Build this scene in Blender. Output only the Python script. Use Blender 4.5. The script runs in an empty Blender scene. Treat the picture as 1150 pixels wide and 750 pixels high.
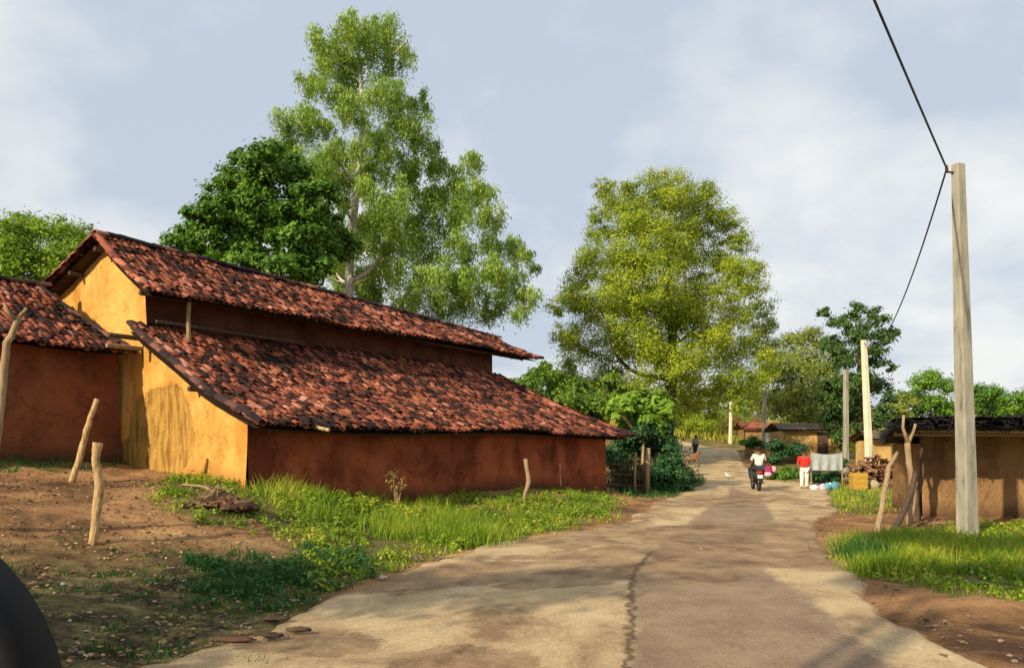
import bpy, bmesh, math, random
import numpy as np
from mathutils import Vector, Matrix, noise as mn
random.seed(7); RNG = np.random.default_rng(7)
R = math.radians

# ------------------------------------------------------------------ camera, sky, sun, exposure
sc = bpy.context.scene
COL = sc.collection
cam = bpy.data.cameras.new('camera'); camo = bpy.data.objects.new('camera', cam); COL.objects.link(camo)
FPX, HOR, EYE = 900.0, 505.0, 1.6
cam.sensor_width = 36; cam.lens = 36*FPX/1150; cam.shift_y = (HOR-375)/1150
cam.clip_end = 3000; cam.clip_start = 0.05
camo.location = (0, 0, EYE); camo.rotation_euler = (R(90), 0, 0)
sc.camera = camo
SUN_EL = R(27); SUNH = Vector((-0.63, -0.776)).normalized()
w = bpy.data.worlds.new('World'); sc.world = w; w.use_nodes = True
nt = w.node_tree; nt.nodes.clear()
def N(t, typ, **kw):
    n = t.nodes.new(typ)
    for k, v in kw.items():
        if k.startswith('i_'): n.inputs[k[2:].replace('_', ' ')].default_value = v
        else: setattr(n, k, v)
    return n
wo = N(nt, 'ShaderNodeOutputWorld'); bg = N(nt, 'ShaderNodeBackground'); bg.inputs[1].default_value = 0.1
sky = N(nt, 'ShaderNodeTexSky', sky_type='NISHITA', sun_disc=False, sun_elevation=SUN_EL,
        sun_rotation=math.atan2(SUNH.x, SUNH.y), air_density=1.2, dust_density=2.0)
tc = N(nt, 'ShaderNodeTexCoord')
sep = N(nt, 'ShaderNodeSeparateXYZ'); nt.links.new(tc.outputs['Generated'], sep.inputs[0])
# cloud layer: direction projected on a flat cloud deck
zc = N(nt, 'ShaderNodeMath', operation='MAXIMUM'); nt.links.new(sep.outputs['Z'], zc.inputs[0]); zc.inputs[1].default_value = 0.0
za = N(nt, 'ShaderNodeMath', operation='ADD'); nt.links.new(zc.outputs[0], za.inputs[0]); za.inputs[1].default_value = 0.35
dx = N(nt, 'ShaderNodeMath', operation='DIVIDE'); nt.links.new(sep.outputs['X'], dx.inputs[0]); nt.links.new(za.outputs[0], dx.inputs[1])
dy = N(nt, 'ShaderNodeMath', operation='DIVIDE'); nt.links.new(sep.outputs['Y'], dy.inputs[0]); nt.links.new(za.outputs[0], dy.inputs[1])
cb = N(nt, 'ShaderNodeCombineXYZ'); nt.links.new(dx.outputs[0], cb.inputs[0]); nt.links.new(dy.outputs[0], cb.inputs[1]); cb.inputs[2].default_value = 3.7
n1 = N(nt, 'ShaderNodeTexNoise', i_Scale=2.1, i_Detail=9.0, i_Roughness=0.5, i_Distortion=0.1); nt.links.new(cb.outputs[0], n1.inputs['Vector'])
r1 = N(nt, 'ShaderNodeValToRGB'); nt.links.new(n1.outputs['Fac'], r1.inputs[0])
r1.color_ramp.elements[0].position = 0.42; r1.color_ramp.elements[0].color = (0, 0, 0, 1)
r1.color_ramp.elements[1].position = 0.64; r1.color_ramp.elements[1].color = (1, 1, 1, 1)
cl = N(nt, 'ShaderNodeMix', data_type='RGBA'); nt.links.new(r1.outputs[0], cl.inputs['Factor'])
cl.inputs['A'].default_value = (4.95, 5.6, 6.55, 1); cl.inputs['B'].default_value = (8.0, 8.05, 7.95, 1)
mx = N(nt, 'ShaderNodeMix', data_type='RGBA'); mx.inputs['Factor'].default_value = 0.93
nt.links.new(sky.outputs[0], mx.inputs['A']); nt.links.new(cl.outputs['Result'], mx.inputs['B'])
nt.links.new(mx.outputs['Result'], bg.inputs[0]); nt.links.new(bg.outputs[0], wo.inputs[0])
sl = bpy.data.lights.new('sun', 'SUN'); sl.energy = 5.0; sl.angle = R(0.6); sl.color = (1, 0.85, 0.62)
so = bpy.data.objects.new('sun', sl); COL.objects.link(so)
S = Vector((SUNH.x*math.cos(SUN_EL), SUNH.y*math.cos(SUN_EL), math.sin(SUN_EL)))
so.rotation_euler = S.to_track_quat('Z', 'Y').to_euler(); so.location = (-20, -20, 30)
vs = sc.view_settings; vs.view_transform = 'Standard'; vs.look = 'None'; vs.exposure = 0.22; vs.gamma = 1; vs.use_curve_mapping = False

# ------------------------------------------------------------------ helpers
def P(px, py, d): return Vector(((px-575)/FPX*d, d, EYE+(HOR-py)/FPX*d))
def nz(x, y, z=0.0, s=1.0): return mn.noise(Vector((x*s, y*s, z*s)))
def fbm(x, y, z, s, o=4): return mn.fractal(Vector((x*s, y*s, z*s)), 1.0, 2.0, o)
def lerp(a, b, k): return a+(b-a)*k

def tag(o, label=None, cat=None, group=None, kind=None):
    if label: o['label'] = label
    if cat: o['category'] = cat
    if group: o['group'] = group
    if kind: o['kind'] = kind
    return o
def thing(name, label, cat, loc=(0, 0, 0), group=None):
    o = bpy.data.objects.new(name, None); COL.objects.link(o); o.location = loc; o.empty_display_size = 0.2
    return tag(o, label, cat, group)
def link(name, me, m, parent=None, smooth=False):
    o = bpy.data.objects.new(name, me); COL.objects.link(o)
    if m: me.materials.append(m)
    if smooth: me.polygons.foreach_set('use_smooth', [True]*len(me.polygons))
    if parent:
        o.parent = parent
        o.matrix_parent_inverse = Matrix.Translation(-parent_loc(parent))
    return o
def parent_loc(p):
    v = Vector(p.location)
    return v
def np_mesh(name, verts, faces):
    verts = np.asarray(verts, dtype=np.float32).reshape(-1, 3); faces = np.asarray(faces, dtype=np.int32)
    k = faces.shape[1]; me = bpy.data.meshes.new(name)
    me.vertices.add(len(verts)); me.vertices.foreach_set('co', verts.ravel())
    me.loops.add(faces.size); me.loops.foreach_set('vertex_index', faces.ravel())
    me.polygons.add(len(faces)); me.polygons.foreach_set('loop_start', np.arange(0, faces.size, k, dtype=np.int32))
    me.update(calc_edges=True); return me
class MB:
    def __init__(s): s.v = []; s.f = []
    def add(s, vs, fs):
        b = len(s.v); s.v += [tuple(v) for v in vs]; s.f += [tuple(i+b for i in f) for f in fs]
    def box(s, c, size, rot=None, jit=0):
        x, y, z = [q/2 for q in size]; M = rot or Matrix.Identity(3)
        vs = [Vector(c)+M@Vector((sx*x, sy*y, sz*z))+Vector([random.uniform(-jit, jit) for _ in range(3)]) for sx in (-1, 1) for sy in (-1, 1) for sz in (-1, 1)]
        s.add(vs, [(0, 1, 3, 2), (4, 6, 7, 5), (0, 4, 5, 1), (2, 3, 7, 6), (0, 2, 6, 4), (1, 5, 7, 3)])
    def tube(s, pts, rad, n=8, cap=True, wob=0.0):
        pts = [Vector(p) for p in pts]
        if not hasattr(rad, '__len__'): rad = [rad]*len(pts)
        rings = []; side = None
        for i, p in enumerate(pts):
            a = pts[max(0, i-1)]; b = pts[min(len(pts)-1, i+1)]; t = (b-a).normalized()
            if side is None: side = t.orthogonal().normalized()
            side = (side-t*side.dot(t)).normalized(); up = t.cross(side)
            r = rad[i]
            rings.append([p+(side*math.cos(2*math.pi*k/n)+up*math.sin(2*math.pi*k/n))*r*(1+random.uniform(-wob, wob)) for k in range(n)])
        vs = [v for rg in rings for v in rg]; fs = []
        for i in range(len(pts)-1):
            for k in range(n): fs.append((i*n+k, i*n+(k+1) % n, (i+1)*n+(k+1) % n, (i+1)*n+k))
        if cap: fs += [tuple(range(n))[::-1], tuple(range((len(pts)-1)*n, len(pts)*n))]
        s.add(vs, fs)
    def ball(s, c, r, n=10, m=7, jit=0.0):
        c = Vector(c); r = (r, r, r) if not hasattr(r, '__len__') else r; vs = []; fs = []
        for j in range(m+1):
            th = math.pi*j/m
            for i in range(n):
                ph = 2*math.pi*i/n; q = 1+random.uniform(-jit, jit)
                vs.append(c+Vector((r[0]*math.sin(th)*math.cos(ph)*q, r[1]*math.sin(th)*math.sin(ph)*q, r[2]*math.cos(th)*q)))
        for j in range(m):
            for i in range(n): fs.append((j*n+i, (j+1)*n+i, (j+1)*n+(i+1) % n, j*n+(i+1) % n))
        s.add(vs, fs)
    def torus(s, c, R_, r, axis='x', n=24, m=8):
        c = Vector(c); vs = []; fs = []
        for i in range(n):
            a = 2*math.pi*i/n
            for j in range(m):
                b = 2*math.pi*j/m; rr = R_+r*math.cos(b)
                v = Vector((r*math.sin(b), rr*math.cos(a), rr*math.sin(a)))
                if axis == 'y': v = Vector((v.y, v.x, v.z))
                vs.append(c+v)
        for i in range(n):
            for j in range(m): fs.append((i*m+j, ((i+1) % n)*m+j, ((i+1) % n)*m+(j+1) % m, i*m+(j+1) % m))
        s.add(vs, fs)
    def grid(s, nu, nv, fn):
        b = len(s.v)
        for i in range(nu+1):
            for j in range(nv+1): s.v.append(tuple(fn(i/nu, j/nv)))
        for i in range(nu):
            for j in range(nv): s.f.append((b+i*(nv+1)+j, b+(i+1)*(nv+1)+j, b+(i+1)*(nv+1)+j+1, b+i*(nv+1)+j+1))
    def build(s, name, m, parent=None, smooth=False, bevel=0):
        me = bpy.data.meshes.new(name); me.from_pydata(s.v, [], s.f)
        bm = bmesh.new(); bm.from_mesh(me); bmesh.ops.recalc_face_normals(bm, faces=bm.faces)
        bm.to_mesh(me); bm.free(); me.update()
        o = link(name, me, m, parent, smooth)
        if bevel: b = o.modifiers.new('bevel', 'BEVEL'); b.width = bevel; b.segments = 2; b.limit_method = 'ANGLE'
        return o

# ------------------------------------------------------------------ materials
def mat(name, stops, scale=3.0, detail=6.0, rough=0.9, bump=0.3, bscale=30.0, island=0.0, dist=0.0, stretch=(1, 1, 1), transl=0.0, spec=0.2, bdist=0.02):
    """stops: [(pos, rgb)]; the ramp is driven by noise in object space mixed with a per-island random value"""
    m = bpy.data.materials.new(name); m.use_nodes = True; t = m.node_tree; p = t.nodes['Principled BSDF']
    p.inputs['Roughness'].default_value = rough; p.inputs['Specular IOR Level'].default_value = spec
    co = N(t, 'ShaderNodeTexCoord'); mp = N(t, 'ShaderNodeMapping'); mp.inputs['Scale'].default_value = stretch
    t.links.new(co.outputs['Object'], mp.inputs[0])
    nn = N(t, 'ShaderNodeTexNoise', i_Scale=scale, i_Detail=detail, i_Roughness=0.6, i_Distortion=dist); t.links.new(mp.outputs[0], nn.inputs['Vector'])
    fac = nn.outputs['Fac']
    if island > 0:
        st = N(t, 'ShaderNodeMapRange', i_From_Min=0.3, i_From_Max=0.7); t.links.new(fac, st.inputs['Value'])
        ge = N(t, 'ShaderNodeNewGeometry'); mi = N(t, 'ShaderNodeMix', data_type='FLOAT'); mi.inputs['Factor'].default_value = island
        t.links.new(st.outputs[0], mi.inputs['A']); t.links.new(ge.outputs['Random Per Island'], mi.inputs['B']); fac = mi.outputs['Result']
    r = N(t, 'ShaderNodeValToRGB'); t.links.new(fac, r.inputs[0]); e = r.color_ramp.elements
    while len(e) < len(stops): e.new(0.5)
    for q, (pos, c) in zip(e, stops): q.position = pos; q.color = (*c, 1)
    t.links.new(r.outputs[0], p.inputs['Base Color'])
    if bump:
        bn = N(t, 'ShaderNodeTexNoise', i_Scale=bscale, i_Detail=5.0, i_Roughness=0.65); t.links.new(mp.outputs[0], bn.inputs['Vector'])
        bu = N(t, 'ShaderNodeBump', i_Strength=bump, i_Distance=bdist); t.links.new(bn.outputs['Fac'], bu.inputs['Height']); t.links.new(bu.outputs[0], p.inputs['Normal'])
    if transl:
        tr = N(t, 'ShaderNodeBsdfTranslucent'); t.links.new(r.outputs[0], tr.inputs[0])
        ms = N(t, 'ShaderNodeMixShader'); ms.inputs[0].default_value = transl
        t.links.new(p.outputs[0], ms.inputs[1]); t.links.new(tr.outputs[0], ms.inputs[2])
        t.links.new(ms.outputs[0], t.nodes['Material Output'].inputs['Surface'])
    return m
def leafmat(name, a, b, c, island=0.6, tr=0.35, scale=0.5):
    return mat(name, [(0.0, a), (0.5, b), (1.0, c)], scale=scale, detail=3, rough=0.55, bump=0, island=island, transl=tr, spec=0.3)
def plain(name, c, rough=0.6, metal=0.0):
    m = mat(name, [(0.3, tuple(x*0.8 for x in c)), (0.7, tuple(min(1, x*1.15) for x in c))], scale=8, bump=0.05, rough=rough)
    m.node_tree.nodes['Principled BSDF'].inputs['Metallic'].default_value = metal; return m

M_tile = mat('clay_tiles', [(0.16, (0.014, 0.010, 0.010)), (0.43, (0.055, 0.024, 0.017)), (0.54, (0.2, 0.055, 0.03)), (0.70, (0.34, 0.105, 0.055)), (0.93, (0.56, 0.27, 0.18))],
             scale=0.8, detail=5, rough=0.85, bump=0.3, bscale=40, island=0.52, bdist=0.01)
M_under = mat('roof_battens', [(0.3, (0.03, 0.018, 0.012)), (0.7, (0.07, 0.04, 0.025))], scale=6, stretch=(1, 1, 1))
M_wood = mat('weathered_wood', [(0.3, (0.2, 0.13, 0.07)), (0.7, (0.42, 0.3, 0.17))], scale=7, stretch=(4, 4, 0.6), bump=0.4, bscale=14)
M_palewood = mat('pale_barkless_wood', [(0.32, (0.16, 0.09, 0.045)), (0.45, (0.42, 0.27, 0.12)), (0.7, (0.62, 0.43, 0.22))], scale=7, detail=9, stretch=(3, 3, 0.9), bump=0.9, bscale=16)
M_darkwood = mat('dark_wood', [(0.3, (0.05, 0.03, 0.02)), (0.7, (0.14, 0.09, 0.06))], scale=7, stretch=(4, 4, 0.6), bump=0.4, bscale=14)
M_conc = mat('pole_concrete', [(0.3, (0.15, 0.14, 0.11)), (0.45, (0.29, 0.27, 0.21)), (0.7, (0.4, 0.37, 0.29))], scale=2.2, detail=10, stretch=(3, 3, 0.7), bump=0.5, bscale=30, rough=0.9)
M_conc_w = mat('whitewashed_concrete', [(0.3, (0.6, 0.54, 0.38)), (0.7, (0.75, 0.7, 0.52))], scale=3, bump=0.2)
M_black = mat('black_sheet', [(0.3, (0.008, 0.008, 0.01)), (0.7, (0.03, 0.027, 0.028))], scale=4, rough=0.75, bump=0.6, bscale=9)
M_bark = mat('brown_bark', [(0.3, (0.05, 0.034, 0.022)), (0.7, (0.14, 0.1, 0.07))], scale=5, stretch=(3, 3, 0.6), bump=0.6, bscale=10)
M_barkw = mat('pale_eucalyptus_bark', [(0.3, (0.3, 0.25, 0.2)), (0.6, (0.6, 0.54, 0.46))], scale=3, stretch=(3, 3, 0.6), bump=0.2, bscale=10)
M_wire = plain('wire_black', (0.02, 0.02, 0.025), 0.5)

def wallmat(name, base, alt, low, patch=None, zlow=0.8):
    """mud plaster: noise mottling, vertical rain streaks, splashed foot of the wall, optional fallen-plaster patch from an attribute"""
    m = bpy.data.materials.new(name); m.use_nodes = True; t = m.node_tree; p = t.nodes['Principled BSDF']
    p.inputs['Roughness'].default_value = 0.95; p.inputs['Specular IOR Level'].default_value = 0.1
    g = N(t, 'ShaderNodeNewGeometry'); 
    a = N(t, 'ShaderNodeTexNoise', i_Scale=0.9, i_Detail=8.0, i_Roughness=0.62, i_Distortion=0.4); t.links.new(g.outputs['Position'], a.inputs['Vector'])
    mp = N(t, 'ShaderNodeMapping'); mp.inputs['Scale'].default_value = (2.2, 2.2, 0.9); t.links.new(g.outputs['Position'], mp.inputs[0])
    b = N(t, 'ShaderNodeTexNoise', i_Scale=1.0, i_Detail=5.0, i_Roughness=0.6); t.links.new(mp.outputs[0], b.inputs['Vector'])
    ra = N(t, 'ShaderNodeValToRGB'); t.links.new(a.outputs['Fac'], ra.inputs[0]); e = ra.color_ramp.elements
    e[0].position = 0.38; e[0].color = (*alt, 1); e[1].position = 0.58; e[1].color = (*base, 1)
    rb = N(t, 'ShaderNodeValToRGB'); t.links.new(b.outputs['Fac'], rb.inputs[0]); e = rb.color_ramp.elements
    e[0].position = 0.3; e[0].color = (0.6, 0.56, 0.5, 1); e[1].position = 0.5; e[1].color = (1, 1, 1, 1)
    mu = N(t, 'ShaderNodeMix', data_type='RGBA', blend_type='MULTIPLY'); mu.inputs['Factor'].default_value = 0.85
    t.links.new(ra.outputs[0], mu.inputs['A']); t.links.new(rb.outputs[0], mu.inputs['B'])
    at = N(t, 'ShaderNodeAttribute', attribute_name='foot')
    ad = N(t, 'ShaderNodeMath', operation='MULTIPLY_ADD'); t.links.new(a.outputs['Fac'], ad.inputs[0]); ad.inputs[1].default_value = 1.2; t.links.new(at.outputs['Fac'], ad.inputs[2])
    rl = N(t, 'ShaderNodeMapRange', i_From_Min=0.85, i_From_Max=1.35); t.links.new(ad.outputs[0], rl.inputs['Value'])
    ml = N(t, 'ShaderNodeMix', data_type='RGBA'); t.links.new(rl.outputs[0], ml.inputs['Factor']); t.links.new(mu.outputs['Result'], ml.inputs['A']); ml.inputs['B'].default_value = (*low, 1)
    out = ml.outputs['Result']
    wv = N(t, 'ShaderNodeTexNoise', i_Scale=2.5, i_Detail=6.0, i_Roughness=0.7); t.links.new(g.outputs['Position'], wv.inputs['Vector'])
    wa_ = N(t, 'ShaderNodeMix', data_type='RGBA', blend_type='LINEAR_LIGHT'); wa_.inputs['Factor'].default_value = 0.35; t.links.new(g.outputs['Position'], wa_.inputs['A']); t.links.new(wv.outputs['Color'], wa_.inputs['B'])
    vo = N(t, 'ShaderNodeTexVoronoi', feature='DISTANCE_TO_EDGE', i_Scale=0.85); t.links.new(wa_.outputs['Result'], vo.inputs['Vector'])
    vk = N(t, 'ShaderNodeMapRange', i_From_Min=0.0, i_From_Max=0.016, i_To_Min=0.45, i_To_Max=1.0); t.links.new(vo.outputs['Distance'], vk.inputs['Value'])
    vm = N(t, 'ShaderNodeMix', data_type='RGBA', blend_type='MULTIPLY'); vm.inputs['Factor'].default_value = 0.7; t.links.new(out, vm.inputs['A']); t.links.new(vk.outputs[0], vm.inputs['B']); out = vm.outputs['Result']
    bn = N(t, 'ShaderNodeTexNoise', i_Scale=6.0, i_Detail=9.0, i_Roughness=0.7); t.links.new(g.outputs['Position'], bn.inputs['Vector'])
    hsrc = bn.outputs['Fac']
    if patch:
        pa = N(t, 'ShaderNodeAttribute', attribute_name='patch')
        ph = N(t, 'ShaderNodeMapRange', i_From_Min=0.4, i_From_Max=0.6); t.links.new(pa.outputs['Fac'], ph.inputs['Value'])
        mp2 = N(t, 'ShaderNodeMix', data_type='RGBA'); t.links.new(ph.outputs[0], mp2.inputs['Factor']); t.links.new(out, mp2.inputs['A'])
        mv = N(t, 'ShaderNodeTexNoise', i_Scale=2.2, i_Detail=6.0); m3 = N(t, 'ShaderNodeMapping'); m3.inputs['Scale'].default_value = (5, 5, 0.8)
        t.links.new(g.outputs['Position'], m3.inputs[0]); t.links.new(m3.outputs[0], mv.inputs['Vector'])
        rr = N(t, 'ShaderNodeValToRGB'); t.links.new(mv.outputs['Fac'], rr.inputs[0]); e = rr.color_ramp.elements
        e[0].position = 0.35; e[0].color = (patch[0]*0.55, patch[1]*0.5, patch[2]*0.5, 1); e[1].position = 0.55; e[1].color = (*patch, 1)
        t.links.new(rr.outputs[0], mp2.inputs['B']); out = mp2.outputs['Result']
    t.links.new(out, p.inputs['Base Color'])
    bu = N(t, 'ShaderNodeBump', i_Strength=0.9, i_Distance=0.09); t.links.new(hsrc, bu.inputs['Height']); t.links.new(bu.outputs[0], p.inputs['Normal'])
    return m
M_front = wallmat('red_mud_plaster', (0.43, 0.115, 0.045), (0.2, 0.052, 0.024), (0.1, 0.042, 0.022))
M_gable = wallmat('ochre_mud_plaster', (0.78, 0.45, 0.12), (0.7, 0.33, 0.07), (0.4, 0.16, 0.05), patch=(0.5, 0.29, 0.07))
M_dark = wallmat('shade_dark_mud_plaster', (0.15, 0.06, 0.035), (0.085, 0.036, 0.022), (0.06, 0.032, 0.02))  # upper wall stands in shade; that darkness is put into this plaster colour
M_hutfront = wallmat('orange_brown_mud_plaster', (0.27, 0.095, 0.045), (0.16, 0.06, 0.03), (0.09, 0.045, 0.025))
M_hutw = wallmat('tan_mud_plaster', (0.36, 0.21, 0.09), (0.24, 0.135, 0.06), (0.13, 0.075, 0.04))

def setattr_f(me, name, vals):
    a = me.attributes.new(name, 'FLOAT', 'POINT'); a.data.foreach_set('value', np.asarray(vals, dtype=np.float32))

# ------------------------------------------------------------------ terrain
CP = [(850, 551, 31.3, None), (278, 548, 15, None), (680, 552, 26.7, None), (533, 552, 20.8, None), (140, 520, 17.4, None), (0, 515, 15.35, None), (-250, 522, 12, None),
      (107, 613, 10, None), (80, 542, 14, None), (0, 600, 9.5, None), (0, 750, 5.5, None), (240, 580, 12, None), (380, 600, 13, None), (450, 572, 17.5, None)]
pts = [((px-575)/FPX*d, d, EYE+(HOR-py)/FPX*d) for px, py, d, _ in CP]
for px, py in [(170, 750), (400, 655), (560, 610), (690, 590), (750, 560), (710, 700), (1105, 750), (950, 640), (930, 560), (1086, 603), (1000, 580), (1150, 580), (1150, 650), (600, 650), (850, 600), (780, 640)]:
    d = EYE*FPX/(py-HOR); pts.append(((px-575)/FPX*d, d, 0.0))
pts += [(11.1, 52, 0.73), (14, 68, 1.95), (12.6, 42, 0.3), (17, 60, 1.5), (0, 0, 0), (-5, 0, 0.0), (6, 0, 0), (0, -20, 0), (-20, -20, 0), (20, -20, 0), (-25, 10, 1.0), (25, 15, 0),
        (-20, 35, 1.4), (0, 40, 0.8), (-10, 60, 1.5), (20, 45, 0.5), (30, 40, 0.5), (22, 75, 1.3), (30, 90, 1.6), (60, 90, 1.5), (8, 60, 1.7), (5, 90, 2.6), (20, 100, 2.6), (-50, 60, 2), (60, 0, 0),
        (18, 104, 5.2), (28, 104, 5.0), (24, 116, 6.2), (10, 112, 5.6), (36, 112, 4.8), (17, 90, 3.0), (23, 88, 2.6),
        (0, 160, 3.5), (80, 160, 2.5), (-100, 160, 3.5), (-150, 0, 1), (150, 0, 0), (0, 500, 4), (300, 400, 3), (-300, 400, 4), (0, -200, 0), (300, -100, 0), (-300, -100, 0)]
PT = np.array(pts); c_ = 3.0
def _k(d2): return -np.sqrt(d2+c_*c_)
D2 = ((PT[:, None, :2]-PT[None, :, :2])**2).sum(-1); n_ = len(PT)
A = np.zeros((n_+1, n_+1)); A[:n_, :n_] = _k(D2)+np.eye(n_)*0.02; A[:n_, n_] = 1; A[n_, :n_] = 1
WT = np.linalg.solve(A, np.append(PT[:, 2], 0))
def gza(X, Y):
    X = np.asarray(X, float); Y = np.asarray(Y, float); sh = X.shape; X = X.ravel(); Y = Y.ravel(); out = np.empty(len(X))
    for i in range(0, len(X), 20000):
        x = X[i:i+20000]; y = Y[i:i+20000]
        out[i:i+20000] = _k((x[:, None]-PT[None, :, 0])**2+(y[:, None]-PT[None, :, 1])**2)@WT[:n_]+WT[n_]
    return out.reshape(sh)
def gz(x, y): return float(gza(np.array([x]), np.array([y]))[0])
def G(px, d, dz=0.0):
    x = (px-575)/FPX*d; return Vector((x, d, gz(x, d)+dz))

# road edges as (y, left x, right x)
RD = np.array([(-30, -3.2, 3.4), (0, -3.2, 3.3), (3.5, -3.0, 3.3), (5.88, -2.65, 3.46), (7.5, -2.25, 3.75), (9.6, -1.87, 4.25), (11.5, -1.1, 4.6), (13.7, -0.23, 5.2), (16.9, 2.16, 6.4), (20, 3.3, 8.1), (26.2, 5.15, 10.4), (31, 6.9, 12.4), (34, 8.0, 13.1),
               (37, 8.9, 12.6), (42, 9.7, 12.8), (52, 11.1, 15.0), (60, 12.4, 17.0), (68, 14.0, 19.0), (75, 14.8, 20.0), (85, 11.5, 17.5), (95, 5, 11), (100, 1, 8)], float)
def redge(y): return np.interp(y, RD[:, 0], RD[:, 1]), np.interp(y, RD[:, 0], RD[:, 2])
def axis(segs):
    out = []
    for a, b, st in segs:
        k = max(1, int(round((b-a)/st))); out += list(np.linspace(a, b, k, endpoint=False))
    out.append(segs[-1][1]); return np.array(out)
gx = axis([(-600, -100, 50), (-100, -30, 5), (-30, -14, 1), (-14, 16, 0.12), (16, 40, 0.8), (40, 100, 5), (100, 600, 50)])
gy = axis([(-200, -30, 17), (-30, 3, 1.5), (3, 22, 0.12), (22, 40, 0.3), (40, 100, 1.0), (100, 200, 5), (200, 900, 50)])
GX, GY = np.meshgrid(gx, gy, indexing='ij'); GZ = gza(GX, GY)
def poly_in(poly, X, Y):
    X = np.asarray(X); Y = np.asarray(Y); ins = np.zeros(X.shape, bool); n = len(poly)
    for i in range(n):
        x0, y0 = poly[i]; x1, y1 = poly[(i+1) % n]
        if y0 == y1: continue
        c = ((y0 > Y) != (y1 > Y)) & (X < (x1-x0)*(Y-y0)/(y1-y0)+x0); ins ^= c
    return ins
def topix(X, Y, Z):
    Ys = np.maximum(Y, 0.3); return 575+FPX*X/Ys, HOR-FPX*(Z-EYE)/Ys
# vegetation beds outlined on the terrain itself: ground position -> bearing and depression
def bed(poly, dmin=3, dmax=60):
    """outline given by bearings/depressions from the camera spot, laid on the terrain"""
    return (poly, dmin, dmax)
BEDS = {
 'main': bed([(300, 551), (330, 545), (480, 548), (560, 556), (690, 560), (684, 577), (610, 600), (540, 614), (500, 622), (440, 640), (400, 652), (360, 662), (340, 640), (330, 618), (300, 600), (285, 580)]),
 'tongue': bed([(250, 632), (360, 618), (420, 628), (400, 652), (368, 668), (300, 686), (245, 684), (215, 668), (215, 645)]),
 'corner': bed([(195, 540), (240, 535), (300, 548), (300, 585), (240, 590), (190, 575)]),
 'hutfoot': bed([(-200, 508), (140, 508), (140, 522), (60, 528), (-200, 530)]),
 'right': bed([(950, 625), (965, 612), (1010, 612), (1060, 600), (1110, 592), (1400, 590), (1400, 690), (1150, 680), (1060, 665), (1000, 652), (965, 645)]),
 'rightfar': bed([(925, 546), (990, 546), (1010, 560), (1000, 572), (960, 578), (935, 570)]),
 'bank': bed([(688, 515), (780, 515), (790, 552), (770, 558), (700, 557)], 24, 60),
}
PIX, PIY = topix(GX, GY, GZ)
rl, rr_ = redge(GY); inroad = np.minimum(GX-rl, rr_-GX)
vn = np.array([[nz(x, y, 0, 0.9) for y in gy] for x in gx]); vn2 = np.array([[fbm(x, y, 5, 2.2, 3) for y in gy] for x in gx])
near = (GY > 2) & (GY < 45) & (GX > -16) & (GX < 18)
GZ2 = GZ + np.where(near, 1, 0)*(vn*0.05+vn2*0.045)*np.clip(1.0-inroad, 0.0, 1)
GZ2 = GZ2-0.10*np.clip((inroad-0.25)/0.3, 0, 1)
green = np.zeros(GX.shape)
for k, (pl, a, b) in BEDS.items():
    ok = poly_in(pl, PIX+vn*14/np.maximum(GY/12, .6), PIY+vn2*6/np.maximum(GY/12, .6)) & (GY > a) & (GY < b)
    green = np.maximum(green, ok*1.0)
green = np.where(GY > 36, np.clip(0.55+vn, 0, 1), green)
green = np.where((GX < -14) | (GX > 12.5), np.maximum(green, 0.6), green)
low_left = ((PIX < 330) & (PIY > 600) & (GY > 3) & (GY < 12))*np.clip((PIY-590)/60, 0, 1)  # darker, browner ground toward the lower left of the yard
V = np.stack([GX, GY, GZ2], -1).reshape(-1, 3); ni, nj = GX.shape
idx = np.arange(ni*nj).reshape(ni, nj)
F = np.stack([idx[:-1, :-1], idx[1:, :-1], idx[1:, 1:], idx[:-1, 1:]], -1).reshape(-1, 4)
me = np_mesh('ground', V, F); setattr_f(me, 'green', green.ravel()); setattr_f(me, 'litter', low_left.ravel())
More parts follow.
